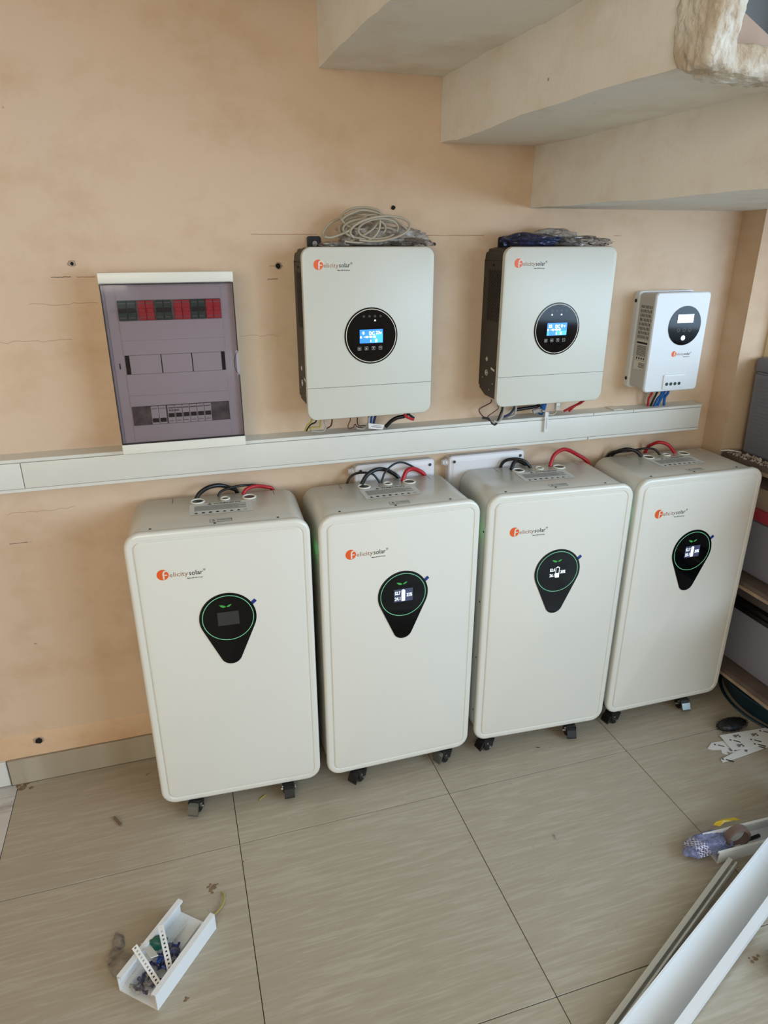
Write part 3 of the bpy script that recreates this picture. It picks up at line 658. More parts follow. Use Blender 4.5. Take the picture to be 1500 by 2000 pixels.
    # castors
    for (cx_, cy_, ang, kind) in castors:
        bm = bmesh.new(); box(bm, -.0165, .0165, -.016, .016, .0385, .0425)
        c_, s_ = math.cos(-ang), math.sin(-ang); off = Vector((-s_*.030, c_*.030, 0))     # swivel plate sits behind the front cover
        box(bm, off.x-.012, off.x+.012, off.y-.010, off.y+.010, .040, .0545)
        for k in range(4): box(bm, off.x*k/4-.008, off.x*k/4+.008, off.y*k/4-.008, off.y*k/4+.008, .0388, .0422)
        for s in (-1, 1):
            P = [(-.019, .0424), (.019, .0424), (.015, .028), (.008, .010), (-.008, .010), (-.018, .026)]
            A = [bm.verts.new((s*.0135, a, b)) for a, b in P]; B = [bm.verts.new((s*.0165, a, b)) for a, b in P]
            bm.faces.new(A); bm.faces.new(B[::-1])
            for i in range(6): bm.faces.new((A[i], B[i], B[(i+1) % 6], A[(i+1) % 6]))
        f = fin('castor', bm, M_rubber, t, 30); f.location = (cx_, cy_, 0); f.rotation_euler = (0, 0, ang)
        bm = bmesh.new(); cyl(bm, (-.0115, 0, .0185), (1, 0, 0), .0183, .023, 24); bmesh.ops.bevel(bm, geom=[e for e in bm.edges if len(e.link_faces) == 2 and e.calc_face_angle() > 1], offset=.003, segments=2, affect='EDGES')
        fin('wheel', bm, M_rubber, f)
        for s in (-1, 1):
            bm = bmesh.new(); cyl(bm, (s*.0165, 0, .0185), (s, 0, 0), .0048, .0048, 6); fin('axle_bolt', bm, M_steel, f)
            bm = bmesh.new(); cyl(bm, (s*.0165, -.009, .034), (s, 0, 0), .0032, .0025, 6); fin('axle_bolt', bm, M_steel, f)
        bm = bmesh.new()
        P = [(-.012, .0415), (-.026, .035), (-.036, .016), (-.034, .010), (-.0305, .011), (-.021, .031), (-.012, .036)]
        A = [bm.verts.new((-.0145, a, b)) for a, b in P]; B = [bm.verts.new((.0145, a, b)) for a, b in P]
        bm.faces.new(A); bm.faces.new(B[::-1])
        for i in range(7): bm.faces.new((A[i], B[i], B[(i+1) % 7], A[(i+1) % 7]))
        fin('brake_pedal', bm, M_chrome if kind else M_rubber, f, 20)
    return t
bk = lambda: [(.07, .19, .4, 0), (.36, .19, -.3, 0)]
cabinet((.5464, -.2685), -.0529, 'cream battery cabinet nearest the left of the photo, its small screen unlit', 'off', [(.088, .008, -.35, 1), (.345, .010, 0, 0)] + bk())
cabinet((1.006, -.2967), .002, 'cream battery cabinet second from the left, below the left inverter, screen reading 52.7', 'lit', [(.095, .010, -.95, 0), (.366, .010, -1.15, 1)] + bk(), ('52.7', '24.1', '25%', 'full'))
cabinet((1.4725, -.2853), -.0589, 'pale battery cabinet third from the left, below the right inverter, screen with half filled symbol', 'dark', [(.046, .012, -1.3, 0), (.330, .008, -.2, 0)] + bk(), ('52.6', '26.1', '20%', 'half'))
cabinet((1.9376, -.2957), -.009, 'pale battery cabinet at the right end of the row beside the board shelves', 'lit', [(.036, .012, -1.4, 0), (.305, .010, -.1, 1)] + bk(), ('52.7', '25.1', '20%', 'full'))

def cable(name, key, r, m, label, group=None, drop=None, dip=None, cat='cable'):
    P = list(PTS[key])
    if key[:2] in ('b2', 'b3'): P = [(x, min(y, -.0455), z) for x, y, z in P]      # keep clear of the junction boxes
    if drop is not None: drop = (drop[0], drop[1] if key[:2] in ('b1', 'b4') else 0, drop[2])
    if dip is not None: P = [(P[0][0], P[0][1], dip)] + P[0:] if abs(P[0][2]-dip) > .004 else P
    if drop is not None: P = P + [(P[-1][0]+drop[0], P[-1][1]+drop[1], P[-1][2]+drop[2])]
    bm = bmesh.new(); tube(bm, P, r, 10, 7); return tag(fin(name, bm, m, None, 60), label, cat, group)
G = 'battery leads rising out of the cabinet tops'
zd = .8530
cable('power_cable', 'b1_black', .0058, M_cblk, 'thick black cable arching from the left gland of the leftmost battery cabinet', G, (.004, .004, -.06), zd)
cable('power_cable', 'b1_thin', .0034, M_cblk, 'thin black cable arching from the middle gland of the leftmost battery cabinet', G, (.004, .001, -.06), zd)
cable('power_cable', 'b1_red', .0052, M_cred, 'red cable arching from the right gland of the leftmost battery cabinet', G, (.014, .004, -.06), zd)
cable('power_cable', 'b2_black', .0058, M_cblk, 'thickest black cable arching over the second battery cabinet from its left gland', G, (.004, .012, -.06), zd)
cable('power_cable', 'b2_left', .0032, M_cblk, 'thin black cable running left from the middle gland of the second battery cabinet', G, (-.006, .010, -.06), zd)
cable('power_cable', 'b2_loop', .0028, M_cblk, 'thin black cable in the highest loop above the second battery cabinet', G, (.006, .012, -.06), zd)
cable('power_cable', 'b2_red', .0062, M_cred, 'thick bright red cable arching over the second battery cabinet', G, (-.008, .010, -.06), zd)
cable('power_cable', 'b3_left', .0048, M_cblk, 'black cable running left from the middle gland of the third battery cabinet', G, (-.010, .008, -.06), zd)
cable('power_cable', 'b3_black', .0056, M_cblk, 'short thick black cable from the left gland of the third battery cabinet', G, (.004, .010, -.06), zd)
cable('power_cable', 'b3_red', .0058, M_cred, 'red cable in a tall arch above the third battery cabinet', G, (.006, .007, -.06), zd)
cable('power_cable', 'b4_black', .0056, M_cblk, 'thick black cable from the left gland of the rightmost battery cabinet', G, (-.010, .004, -.06), zd)
cable('power_cable', 'b4_thin', .0036, M_cblk, 'black cable from the middle gland of the rightmost battery cabinet', G, (-.010, .004, -.06), zd)
cable('power_cable', 'b4_red', .0054, M_cred, 'red cable arching over the back edge of the rightmost battery cabinet', G, (-.010, .004, -.06), zd)

# ================================================================ CABLE TRUNKING ALONG THE WALL
t = thing('cable_trunking', 'long white plastic trunking running along the peach wall above the batteries', 'trunking', (-1.2, 0, .915))
bm = bmesh.new(); prism(bm, [(0, 0), (3.52, 0), (3.528, .084), (0, .084)], -.054, -.0002); fin('channel', bm, M_pvc, t, 0)
for x0, x1 in ((0, 1.524), (1.5255, 3.522)):
    bm = bbox(x0, x1, -.0595, -.0535, .0095, .0745, .0015, 2); fin('cover', bm, M_pvc, t)
for z0, z1 in ((0, .0085), (.0755, .084)):
    for x0, x1 in (((0, 3.11), (3.1125, 3.524)) if z0 == 0 else ((0, 3.122), (3.1235, 3.265), (3.2665, 3.524))):
        bm = bbox(x0, x1, -.0585, -.0535, z0, z1, .001, 1); fin('lip', bm, M_pvc, t)
bm = bbox(3.2, 3.235, -.05, -.005, .084, .0866, .001, 1); fin('glue_patch', bm, M_abs, t)

# ================================================================ JUNCTION BOXES
def junction(x0, x1, z0, z1, label):
    t = thing('junction_box', label, 'junction box', (x0, 0, z0), 0, 'white junction boxes under the trunking')
    w, h = x1-x0, z1-z0
    bm = bmesh.new(); loft(bm, 0, 0, w, h, .010, [(0, -.0003), (0, -.020)], seg=4); fin('box_base', bm, M_jb, t)
    bm = bmesh.new(); loft(bm, -.002, -.002, w+.004, h+.004, .012, [(0, -.0205), (0, -.030), (.003, -.033), (.011, -.0335), (.013, -.0355), (.016, -.0360)], seg=4); lid = fin('box_lid', bm, M_jb, t)
    for sx in (.014, w-.014):
        for sz in (.014, h-.014):
            bm = bmesh.new(); cyl(bm, (sx, -.0361, sz), (0, -1, 0), .0045, .0012, 12); fin('screw', bm, M_offscr, lid)
    for gz in (h*.88, h*.45):
        bm = bmesh.new()
        for k in range(4): cyl(bm, (-.002-.004*k, -.0155, gz), (-1, 0, 0), .013-.0015*k, .0035, 18)
        fin('cable_entry', bm, M_jb, t, 30)
junction(1.172, 1.412, .735, .8905, 'white junction box behind the second battery cabinet, mostly hidden by looping cables')
junction(1.462, 1.708, .735, .8915, 'white junction box behind the third battery cabinet, with ribbed cable entry at its left')
# ================================================================ DISTRIBUTION BOARD
t = thing('distribution_board', 'white distribution board with smoky see through lid at the left of the wall', 'fuse box', (.5649, -.11, 1.0036))
W_, H_ = .2977, .4212
bm = bmesh.new(); loft(bm, .006, .004, W_-.012, H_-.008, .006, [(0, .1098), (0, .0175), (.001, .0168)], seg=3); fin('housing', bm, M_abs, t)
fin('top_band', bbox(0, W_, 0, .03, .3975, H_, .003, 2), M_abs, t)
fin('bottom_band', bbox(0, W_, 0, .03, 0, .0245, .003, 2), M_abs, t)
fin('side_rail', bbox(.001, .008, .006, .03, .0245, .3975, .001, 1), M_plate, t); fin('side_rail', bbox(W_-.008, W_-.001, .006, .03, .0245, .3975, .001, 1), M_plate, t)
YP = .0105
rows = ((.315, .360), (.192, .236), (.068, .114))
plates = ((.282, .391), (.146, .270), (.027, .140))
bm = bmesh.new(); box(bm, .008, W_-.008, .0145, .0165, .0245, .3975)
fin('inner_cover', bm, M_plate, t)
for (z0, z1), (a, b) in zip(rows, plates):
    bm = bmesh.new()
    box(bm, .033, .266, YP, .0146, a, z0-.0006); box(bm, .033, .266, YP, .0146, z1+.0006, b)
    fin('cover_plate', bm, M_plate, t, 0)
# opening with rail behind top and bottom rows
for z0, z1 in (rows[0], rows[2]): fin('mounting_rail', bbox(.034, .2645, .0112, .0143, z0, z1), M_rail, t)
def breaker(x0, x1, z0, z1, m, tog, label=None):
    o = fin('breaker', bbox(x0+.0004, x1-.0004, .0065, .0112, z0, z1, .0006, 1), m, t)
    if label: o['label'] = label
    h = z1-z0
    fin('toggle', bbox(x0+.002, x1-.002, .003, .0066, z0+h*tog, z0+h*(tog+.22), .0008, 1), M_ink if m is not M_bred else M_bred, o)
    bm = bmesh.new(); rectf(bm, x0+.002, x1-.002, z0+h*.86, z0+h*.9, .0062); rectf(bm, x0+.002, x1-.004, z0+h*.12, z0+h*.16, .0062)
    fin('print', bm, M_inkg, o, 0)
z0, z1 = rows[0]
for a, b, m, n in ((.033, .0735, M_dgreen, 2), (.077, .113, M_bred, 2), (.116, .1515, M_dgreen, 2), (.157, .194, M_bred, 2), (.195, .2285, M_dgreen, 2), (.229, .2645, M_bred, 2)):
    for k in range(n): breaker(a+(b-a)*k/n, a+(b-a)*(k+1)/n, z0+.001, z1-.001, m, .4, 'red surge module' if m is M_bred else 'dark green breaker module')
z0, z1 = rows[2]
for k in range(2): breaker(.077+.018*k, .077+.018*(k+1), z0+.001, z1-.001, M_plate, .12)
for k in range(6): breaker(.1155+.0175*k, .1155+.0175*(k+1), z0+.001, z1-.001, M_plate, .35)
bm = bmesh.new(); rectf(bm, .119, .216, z1-.008, z1-.007, .0060); add_text(bm, 'RCD 63A', .119, z0+.031, .006, .0060, thick=.0002); fin('print', bm, M_ink, t, 0)
z0, z1 = rows[1]
for a, b in ((.044, .1145), (.1165, .1855), (.1875, .2555)): fin('blanking_plate', bbox(a, b, .0090, .0143, z0, z1, .0008, 1), M_plate, t)
for a, b in ((.034, .0435), (.256, .2645)): fin('slot', bbox(a, b, .0125, .0143, z0, z1), M_vent, t)
for x in (.1155, .1865): fin('slot', bbox(x-.0008, x+.0008, .0125, .0143, z0, z1), M_vent, t)
for x, z in ((.020, .337), (.278, .333), (.019, .089), (.279, .088)):
    bm = bmesh.new(); ring(bm, (x, .0144, z), (0, 1, 0), .006, .0045, .0006, 20, 6); cyl(bm, (x, .0145, z), (0, -1, 0), .0035, .0008, 10); fin('screw', bm, M_plate, t)
# the smoky lid, with its dark edge and finger notch
bm = bmesh.new(); n = 10
x0, x1, za, zb = .0015, W_-.0015, .0255, .3965
for k in range(n):
    a = x0+(x1-x0)*k/n; b = x0+(x1-x0)*(k+1)/n
    f = lambda x: -.004*math.sin(math.pi*(x-x0)/(x1-x0)) - .0015
    quad(bm, [(a, f(a), za), (b, f(b), za), (b, f(b), zb), (a, f(a), zb)])
bmesh.ops.remove_doubles(bm, verts=bm.verts, dist=1e-5)
lid = fin('lid', bm, M_lid, t, 60); lid['label'] = 'smoky violet see through lid'
bm = bmesh.new()
for a in ((x0, x0+.0016, za, zb), (x1-.0016, x1, za, .179), (x1-.0016, x1, .238, zb)): box(bm, a[0], a[1], -.0022, .006, a[2], a[3])
for z in (za, zb-.0016): box(bm, x0, x1, -.004, .004, z, z+.0016)
P = [(x1-.0008, .179), (x1-.008, .188), (x1-.0115, .2), (x1-.0115, .214), (x1-.008, .228), (x1-.0008, .238)]
for a, b in zip(P, P[1:]): quad(bm, [(a[0]-.0007, -.0028, a[1]), (a[0]+.0007, -.0028, a[1]), (b[0]+.0007, -.0028, b[1]), (b[0]-.0007, -.0028, b[1])])
fin('lid_edge', bm, M_ink, lid, 0)
bm = bmesh.new(); box(bm, .0195, .0225, .0135, .0146, .205, .218); fin('catch', bm, M_cnavy, t, 0)

# ================================================================ INVERTERS
IW, IH = .3366, .419
def inverter(x, z, label, text, lamps, cyan):
    t = thing('inverter', label, 'inverter', (x, -.13, z), 0, 'wall mounted inverters')
    bm = bmesh.new()
    P = [(.004, .038), (.030, .004), (IW-.030, .004), (IW-.004, .038), (IW-.004, IH-.03), (IW-.010, IH-.01), (IW-.026, IH-.003), (.026, IH-.003), (.010, IH-.01), (.004, IH-.03)]
    prism(bm, P, .013, .129); bmesh.ops.bevel(bm, geom=[e for e in bm.edges if abs(e.verts[0].co.y-e.verts[1].co.y) > .05], offset=.006, segments=2, affect='EDGES')
    body = fin('body', bm, M_dark, t); body['label'] = 'charcoal metal body with vents'
    bm = bmesh.new(); loft(bm, 0, 0, IW, IH, .024, [(.004, .0135), (0, .0125), (0, .004), (.0015, .001), (.005, 0)], seg=8); fr = fin('front_cover', bm, M_inv, t)
    bm = bmesh.new(); rectf(bm, .001, IW-.001, .0830, .0840, -.0003); fin('cover_joint', bm, M_pvcd, fr, 0)
    # vent slots on both flanks
    for sx in (0, 1):
        X = .0037 if sx == 0 else IW-.0037
        bm = bmesh.new()
        for r_ in range(14):
            for c_ in range(9):
                z_ = .355-.0095*r_ - (.004 if c_ % 2 else 0); y_ = .024+.0085*c_
                bm.faces.new([bm.verts.new((X+(-.0004 if sx == 0 else .0004), y_+a, z_+b)) for a, b in ((0, 0), (.0038, 0), (.0038, .0068), (0, .0068))])
        v = fin('vent_grille', bm, M_vent, body, 0); v['kind'] = 'stuff'
        bm = bmesh.new()
        box(bm, X-.0005, X+.0005, .020, .122, .383, .3842); fin('panel_joint', bm, M_vent, body, 0)
        for yy, zz, r_ in ((.10, .068, .0030), (.035, .060, .0030), (.055, .04, .0026), (.07, .372, .0030)):
            bm = bmesh.new(); cyl(bm, (X, yy, zz), (-1 if sx == 0 else 1, 0, 0), r_, .0015, 14); fin('screw', bm, M_steel if zz < .3 else M_vent, body)
        for nm, yy, zz, r_ in (('switch_knob', .082, .122, .0062), ('earth_emblem', .080, .084, .0085)):
            bm = bmesh.new(); ring(bm, (X, yy, zz), (1, 0, 0), r_, r_*.72, .0008, 20, 6); k = fin(nm, bm, M_label, body)
            bm = bmesh.new(); cyl(bm, (X, yy, zz), (-1 if sx == 0 else 1, 0, 0), r_*.35, .0012, 10); fin('centre', bm, M_label, body)
    bm = bmesh.new(); quad(bm, [(.0032, .028, .094), (.0032, .052, .098), (.0032, .052, .104), (.0032, .028, .100)]); fin('sticker', bm, M_label, body, 0)
    # round display panel
    cx, cz, R = .170, .2085, .0695
    bm = bmesh.new(); cyl(bm, (cx, -.0002, cz), (0, -1, 0), R, .0014, 56); cp = fin('display_panel', bm, M_black, t, 30); cp['label'] = 'round glossy black display panel'
    bm = bmesh.new(); ring(bm, (cx, -.0017, cz), (0, 1, 0), .0662, .0644, .0003, 64, 6); fin('white_ring', bm, M_lightp, cp)
    bm = bmesh.new(); rectf(bm, .1395, .2005, .191, .2245, -.0019); s = fin('screen', bm, M_blue_scr, cp, 0); s['label'] = 'lit blue display'
    bm = bmesh.new()
    if cyan: rectf(bm, .172, .2000, .1915, .214, -.0020)
    else: rectf(bm, .168, .2000, .1915, .203, -.0020); rectf(bm, .1400, .146, .1915, .202, -.0020)
    fin('display_tint', bm, M_cyan_scr, s, 0)
    bm = bmesh.new(); y = -.0022
    add_text(bm, text[0], .1465 if cyan else .1435, .2125, .0110, y, thick=.0004); add_text(bm, text[1], .164, .211, .0122, y, thick=.0006, sx=.8); add_text(bm, text[2], .1815, .2125, .0110, y, thick=.0004)
    rectf(bm, .1405, .1450, .2035, .2085, y); rectf(bm, .1500, .1760, .2055, .2070, y)
    for a in (.1555, .166, .176): rectf(bm, a, a+.0055, .2035, .2090, y)
    rectf(bm, .1670, .1700, .193, .1995, y); rectf(bm, .1800, .1855, .1925, .1985, y); quad(bm, [(.1792, y, .1985), (.1863, y, .1985), (.1828, y, .2015)])
    fin('digits', bm, M_white_em, s, 0)
    for k in range(4):
        bx = .1385+.0185*k
        bm = bmesh.new()
        for a in ((bx-.0042, bx+.0042, .1738, .1743), (bx-.0042, bx+.0042, .1817, .1822), (bx-.0042, bx-.0037, .1738, .1822), (bx+.0037, bx+.0042, .1738, .1822)): rectf(bm, a[0], a[1], a[2], a[3], -.0018)
        if k == 0: rectf(bm, bx-.0022, bx+.0022, .1765, .1773, -.0018); rectf(bm, bx-.0022, bx+.0022, .1782, .1789, -.0018)
        if k == 1: quad(bm, [(bx-.0022, -.0018, .1765), (bx+.0022, -.0018, .1765), (bx, -.0018, .1797)])
        if k == 2: quad(bm, [(bx-.0022, -.0018, .1797), (bx+.0022, -.0018, .1797), (bx, -.0018, .1762)])
        if k == 3: rectf(bm, bx-.0022, bx+.0022, .1775, .1785, -.0018)
        fin('touch_key', bm, M_label, cp, 0)
    bm = bmesh.new()
    for k in range(4):
        bx = .151+.0145*k; kk = 8
        for i in range(kk):
            a, b = 6.283*i/kk, 6.283*(i+1)/kk
            quad(bm, [(bx+.0026*math.cos(a), -.0018, .2565+.0026*math.sin(a)), (bx+.0026*math.cos(b), -.0018, .2565+.0026*math.sin(b)), (bx+.0020*math.cos(b), -.0018, .2565+.0020*math.sin(b)), (bx+.0020*math.cos(a), -.0018, .2565+.0020*math.sin(a))])
    fin('symbols', bm, M_inkg, cp, 0)
    for k in lamps:
        bx = .151+.0145*k
        bm = bmesh.new(); quad(bm, [(bx-.0024, -.0019, .2445), (bx+.0024, -.0019, .2445), (bx+.0014, -.0019, .2482), (bx-.0014, -.0019, .2482)]); fin('lamp', bm, M_white_em, cp, 0)
    logo(t, .028, .379, .094, -.0003)
    # hanging bracket
    bm = bmesh.new(); bx = .040
    P = rr(.034, .046, .006, 4); prism(bm, [(bx+a, IH-.022+b) for a, b in P], .121, .1288); br = fin('mounting_bracket', bm, M_rubber, t)
    bm = bmesh.new(); cyl(bm, (bx+.018, .1208, IH+.006), (0, -1, 0), .0068, .004, 8); fin('bolt_head', bm, M_steel, br)
    return t
inverter(1.0231, 1.0582, 'left grey white inverter on the wall, a coil of cable lying on top', ('0', 'DC', '23v'), (2,), True)
inverter(1.5537, 1.0567, 'right grey white inverter on the wall, blue film bags lying on top', ('22', 'DC', '0 v'), (0, 2), False)

# ================================================================ CHARGE CONTROLLER
t = thing('charge_controller', 'small white charge controller with a black round display, right of the inverters', 'controller', (2.062, -.098, 1.06))
bm = bmesh.new(); loft(bm, -.004, .002, .199, .288, .012, [(0, .0978), (0, .079), (.002, .078)], seg=4); bp_ = fin('back_plate', bm, M_mppt, t)
bm = bmesh.new(); loft(bm, .003, .006, .185, .280, .012, [(0, .078), (0, .010), (.002, .009)], seg=5); fin('body', bm, mat('controller_side', (188, 188, 184), .5), t)
bm = bmesh.new(); loft(bm, 0, 0, .191, .290, .012, [(.002, .0105), (0, .009), (0, .003), (.003, 0)], seg=6); fin('front_cover', bm, M_mppt, t)
for z in (.262, .030):
    for x in (-.004, .195):
        bm = bmesh.new(); cyl(bm, (x, .088, z), (-1 if x < 0 else 1, 0, 0), .0055, .001, 10); fin('screw', bm, M_ink, bp_)
bm = bmesh.new()
for r_ in range(8):
    for c_ in range(8):
        z_ = .243-.0125*r_; y_ = .018+.0066*c_
        bm.faces.new([bm.verts.new((.0026, y_+a, z_+b)) for a, b in ((0, 0), (.0030, 0), (.0030, .0085), (0, .0085))])
fin('vent_grille', bm, M_offscr, t, 0)['kind'] = 'stuff'
X = .0026
bm = bmesh.new(); bm.faces.new([bm.verts.new((X, a, b)) for a, b in ((.015, .068), (.068, .062), (.068, .150), (.015, .150))]); lb = fin('rating_label', bm, M_label, t, 0)
bm = bmesh.new()
def lq(a0, a1, b0, b1): bm.faces.new([bm.verts.new((X-.0004, a, b)) for a, b in ((a0, b0), (a1, b0), (a1, b1), (a0, b1))])
lq(.017, .066, .140, .146)
for k in range(10): lq(.019, .064, .105+.0032*k, .1066+.0032*k)
for k in range(4): lq(.022+.011*k, .028+.011*k, .094, .100)
for a in ((.018, .066, .090, .0906), (.018, .066, .102, .1026)): lq(*a)
for k in range(4): lq(.018, .046, .070+.004*k, .0718+.004*k)
fin('print', bm, M_ink, lb, 0)
bm = bmesh.new(); cyl(bm, (.111, -.0002, .1945), (0, -1, 0), .0568, .0014, 48); cp = fin('display_panel', bm, M_black, t, 30); cp['label'] = 'round glossy black display panel'
bm = bmesh.new(); rectf(bm, .0825, .1385, .203, .227, -.0019); fin('screen', bm, M_white_em, cp, 0)
bm = bmesh.new(); kk = 14; bm.faces.new([bm.verts.new((.111+.0075*math.cos(6.283*i/kk), -.0019, .159+.0075*math.sin(6.283*i/kk))) for i in range(kk)]); fin('power_key', bm, M_white_em, cp, 0)
for k in range(3):
    bm = bmesh.new(); bx = .091+.020*k; kk = 12
    for i in range(kk):
        a, b = 6.283*i/kk, 6.283*(i+1)/kk
        quad(bm, [(bx+.005*math.cos(a), -.0018, .182+.005*math.sin(a)), (bx+.005*math.cos(b), -.0018, .182+.005*math.sin(b)), (bx+.0043*math.cos(b), -.0018, .182+.0043*math.sin(b)), (bx+.0043*math.cos(a), -.0018, .182+.0043*math.sin(a))])
    fin('touch_key', bm, M_inkg, cp, 0)
logo(t, .080, .1125, .070, -.0003)
bm = bmesh.new(); loft(bm, .062, .006, .080, .046, .006, [(0, -.0001), (.001, -.0035), (.004, -.0045)], seg=4); tc_ = fin('terminal_cover', bm, M_mppt, t)
for k in range(4):
    bm = bmesh.new(); cyl(bm, (.0755+.0150*k, -.0046, .023), (0, -1, 0), .0050, .001, 14); fin('terminal_hole', bm, mat('terminal_green', (26, 62, 52), .5), tc_)

# ================================================================ WIRES BELOW THE DEVICES
GI = 'wires between the left inverter and the trunking'; GJ = 'wires between the right inverter and the trunking'; GM = 'wires between the charge controller and the trunking'
for key, r, m, lb in (('i1_a', .0022, M_cyel, 'yellow green wire, leftmost under the left inverter'), ('i1_b', .0020, M_cblk, 'black wire beside the yellow green one under the left inverter'),
        ('i1_c', .0022, M_cyel, 'yellow green wire bent in a hook under the left corner of the left inverter'), ('i1_d', .0022, M_cgrey, 'grey wire bent in a hook under the left corner of the left inverter'),
        ('i1_e', .0020, M_cbrown, 'maroon wire hanging just right of the wire hooks under the left inverter'), ('i1_f', .0013, M_cbrown, 'thin maroon zigzag wire under the middle of the left inverter'),
        ('i1_g', .0013, M_cblk, 'thin black curled wire under the middle of the left inverter'), ('i1_h', .0030, M_cgrey, 'thick grey cable curving left of the white tag under the left inverter'),
        ('i1_i', .0034, M_cnavy, 'dark blue cable behind the white tag under the left inverter, right one'), ('i1_j', .0030, M_cblue, 'blue cable behind the white tag under the left inverter, left one'),
        ('i1_k', .0055, M_cblk, 'thick black cable sweeping right under the left inverter'), ('i1_l', .0040, M_cred, 'red cable end under the right corner of the left inverter'),
        ('i1_m', .0034, M_cblk, 'black cable end beside the red one under the left inverter')):
    cable('wire', key, r, m, lb, GI, cat='wire')
for key, r, m, lb in (('i2_a', .0016, M_cbrown, 'thin maroon wire looping left below the right inverter'), ('i2_b', .0030, M_cblk, 'black cable looping down over the trunking below the right inverter'),
        ('i2_c', .0013, M_cbrown, 'thin maroon wire inside the loop below the right inverter'), ('i2_d', .0030, M_cgrey, 'grey cable beside the black loop below the right inverter'),
        ('i2_e', .0032, M_cnavy, 'navy cable curving into the trunking below the right inverter'), ('i2_f', .0036, M_cgrey, 'grey cable curving beside the navy one below the right inverter'),
        ('i2_g', .0050, M_cblk, 'thick black cable lying level below the right inverter'), ('i2_h', .0085, M_cblue, 'short thick blue cable entering the trunking below the right inverter'),
        ('i2_i', .0070, M_cgrey, 'grey gland stub beside the thick blue cable'), ('i2_j', .0028, M_cwhite, 'white data cable dipping below its plug under the right inverter'),
        ('i2_k', .0034, M_cred, 'red cable, right one of the pair below the right inverter'), ('i2_l', .0034, M_cred, 'red cable, left one of the pair below the right inverter')):
    cable('wire', key, r, m, lb, GJ, cat='wire')
for key, r, m, lb in (('m_a', .0016, M_cgrey, 'thin grey wire, leftmost under the charge controller'), ('m_b', .0034, M_cred, 'red cable under the charge controller'), ('m_c', .0034, M_cblk, 'black cable under the charge controller'),
        ('m_d', .0042, M_cblue, 'left blue cable under the charge controller'), ('m_e', .0042, M_cblue, 'middle blue cable under the charge controller'), ('m_f', .0042, M_cblue, 'right blue cable under the charge controller')):
    cable('wire', key, r, m, lb, GM, cat='wire')
def tagstrip(key, label, lines, axis):
    P = [Vector(p) for p in PTS[key]]; bm = bmesh.new()
    A = [bm.verts.new(p) for p in P]; B = [bm.verts.new(p+Vector((0, .0006, 0))) for p in P]
    bm.faces.new(A); bm.faces.new(B[::-1])
    for i in range(4): bm.faces.new((A[i], B[i], B[(i+1) % 4], A[(i+1) % 4]))
    o = tag(fin('cable_tag', bm, M_paper, None, 0), label, 'tag')
    bm = bmesh.new(); S = lambda u, v: (P[0]*(1-u)+P[1]*u)*(1-v) + (P[3]*(1-u)+P[2]*u)*v + Vector((0, -.0004, 0))
    for (u0, u1, v0, v1) in lines: quad(bm, [S(u0, v0), S(u1, v0), S(u1, v1), S(u0, v1)])
    fin('print', bm, M_ink, o, 0)
tagstrip('i1_tag', 'small white paper tag with print under the left inverter', [(.3, .8, .3, .36), (.18, .9, .55, .63)], 0)
tagstrip('i2_tag', 'white paper strip tag hanging over the trunking below the right inverter', [(.45, .6, .3+.05*k, .33+.05*k) for k in range(11)], 1)
P = PTS['i2_plug']; x0, z0 = P[3][0], P[3][2]; x1, z1 = P[1][0], P[1][2]
o = tag(fin('network_plug', bbox(x0, x1, -.066, -.054, z0, z1+.006, .001, 1), M_abs), 'white network plug pushed in under the right inverter', 'plug')
bm = bmesh.new()
for k in range(5): rectf(bm, x0+.001, x1-.001, z0+.002+.0024*k, z0+.003+.0024*k, -.0664)
fin('rib', bm, M_inkg, o, 0)

# ================================================================ ON TOP OF THE INVERTERS
t = tag(bpy.data.objects.new('cable_coil', None), 'loose coil of grey white network cable lying on the left inverter', 'cable'); COL.objects.link(t); t.location = (1.2, -.07, 1.4775)
for k in ('coil1', 'coil2', 'coil3', 'coil4', 'coil5', 'coil6'):
    bm = bmesh.new(); tube(bm, [(p[0]-1.2, p[1]+.07, max(p[2]-1.4775, .003)) for p in PTS[k]], .0029, 8, 7); fin('cable_loop', bm, M_cwhite, t, 60)
rnd = random.Random(5)
for k in range(7):
    a0 = rnd.uniform(0, 6.28); rx = rnd.uniform(.050, .085); rz_ = rnd.uniform(.016, .030); cx = -.0+rnd.uniform(-.02, .025); tl = rnd.uniform(-.25, .25); P = []
    for i in range(15):
        a = a0+6.0*i/14; u, v = rx*math.cos(a), rz_*math.sin(a)
        P.append((cx+u*math.cos(tl)-v*math.sin(tl), -.045+.012*k+.006*math.sin(2*a+k), max(.040+u*math.sin(tl)+v*math.cos(tl), .004)))
    bm = bmesh.new(); tube(bm, P, .0029, 8, 5); fin('cable_loop', bm, M_cwhite, t, 60)
tag(crumple('plastic_bag', (1.245, -.060, 1.4774), (.110, .036, .025), M_bagg, None, 3, .35), 'crumpled grey plastic bag under the cable coil on the left inverter', 'bag')
tag(crumple('plastic_bag', (1.115, -.085, 1.4774), (.040, .030, .006), M_bagg, None, 11, .4, 3), 'small flat plastic bag at the left top corner of the left inverter', 'bag')
tag(crumple('plastic_bag', (1.315, -.085, 1.4774), (.050, .034, .010), M_bag, None, 5, .5), 'clear plastic bag end at the right top of the left inverter', 'bag')
tag(crumple('plastic_bag', (1.655, -.075, 1.4762), (.085, .042, .018), M_bagn, None, 8, .4), 'dark blue plastic bag, left one on top of the right inverter', 'bag')
tag(crumple('plastic_bag', (1.735, -.050, 1.4762), (.075, .030, .022), M_bagg, None, 9, .4), 'grey plastic bag, middle one on top of the right inverter', 'bag')
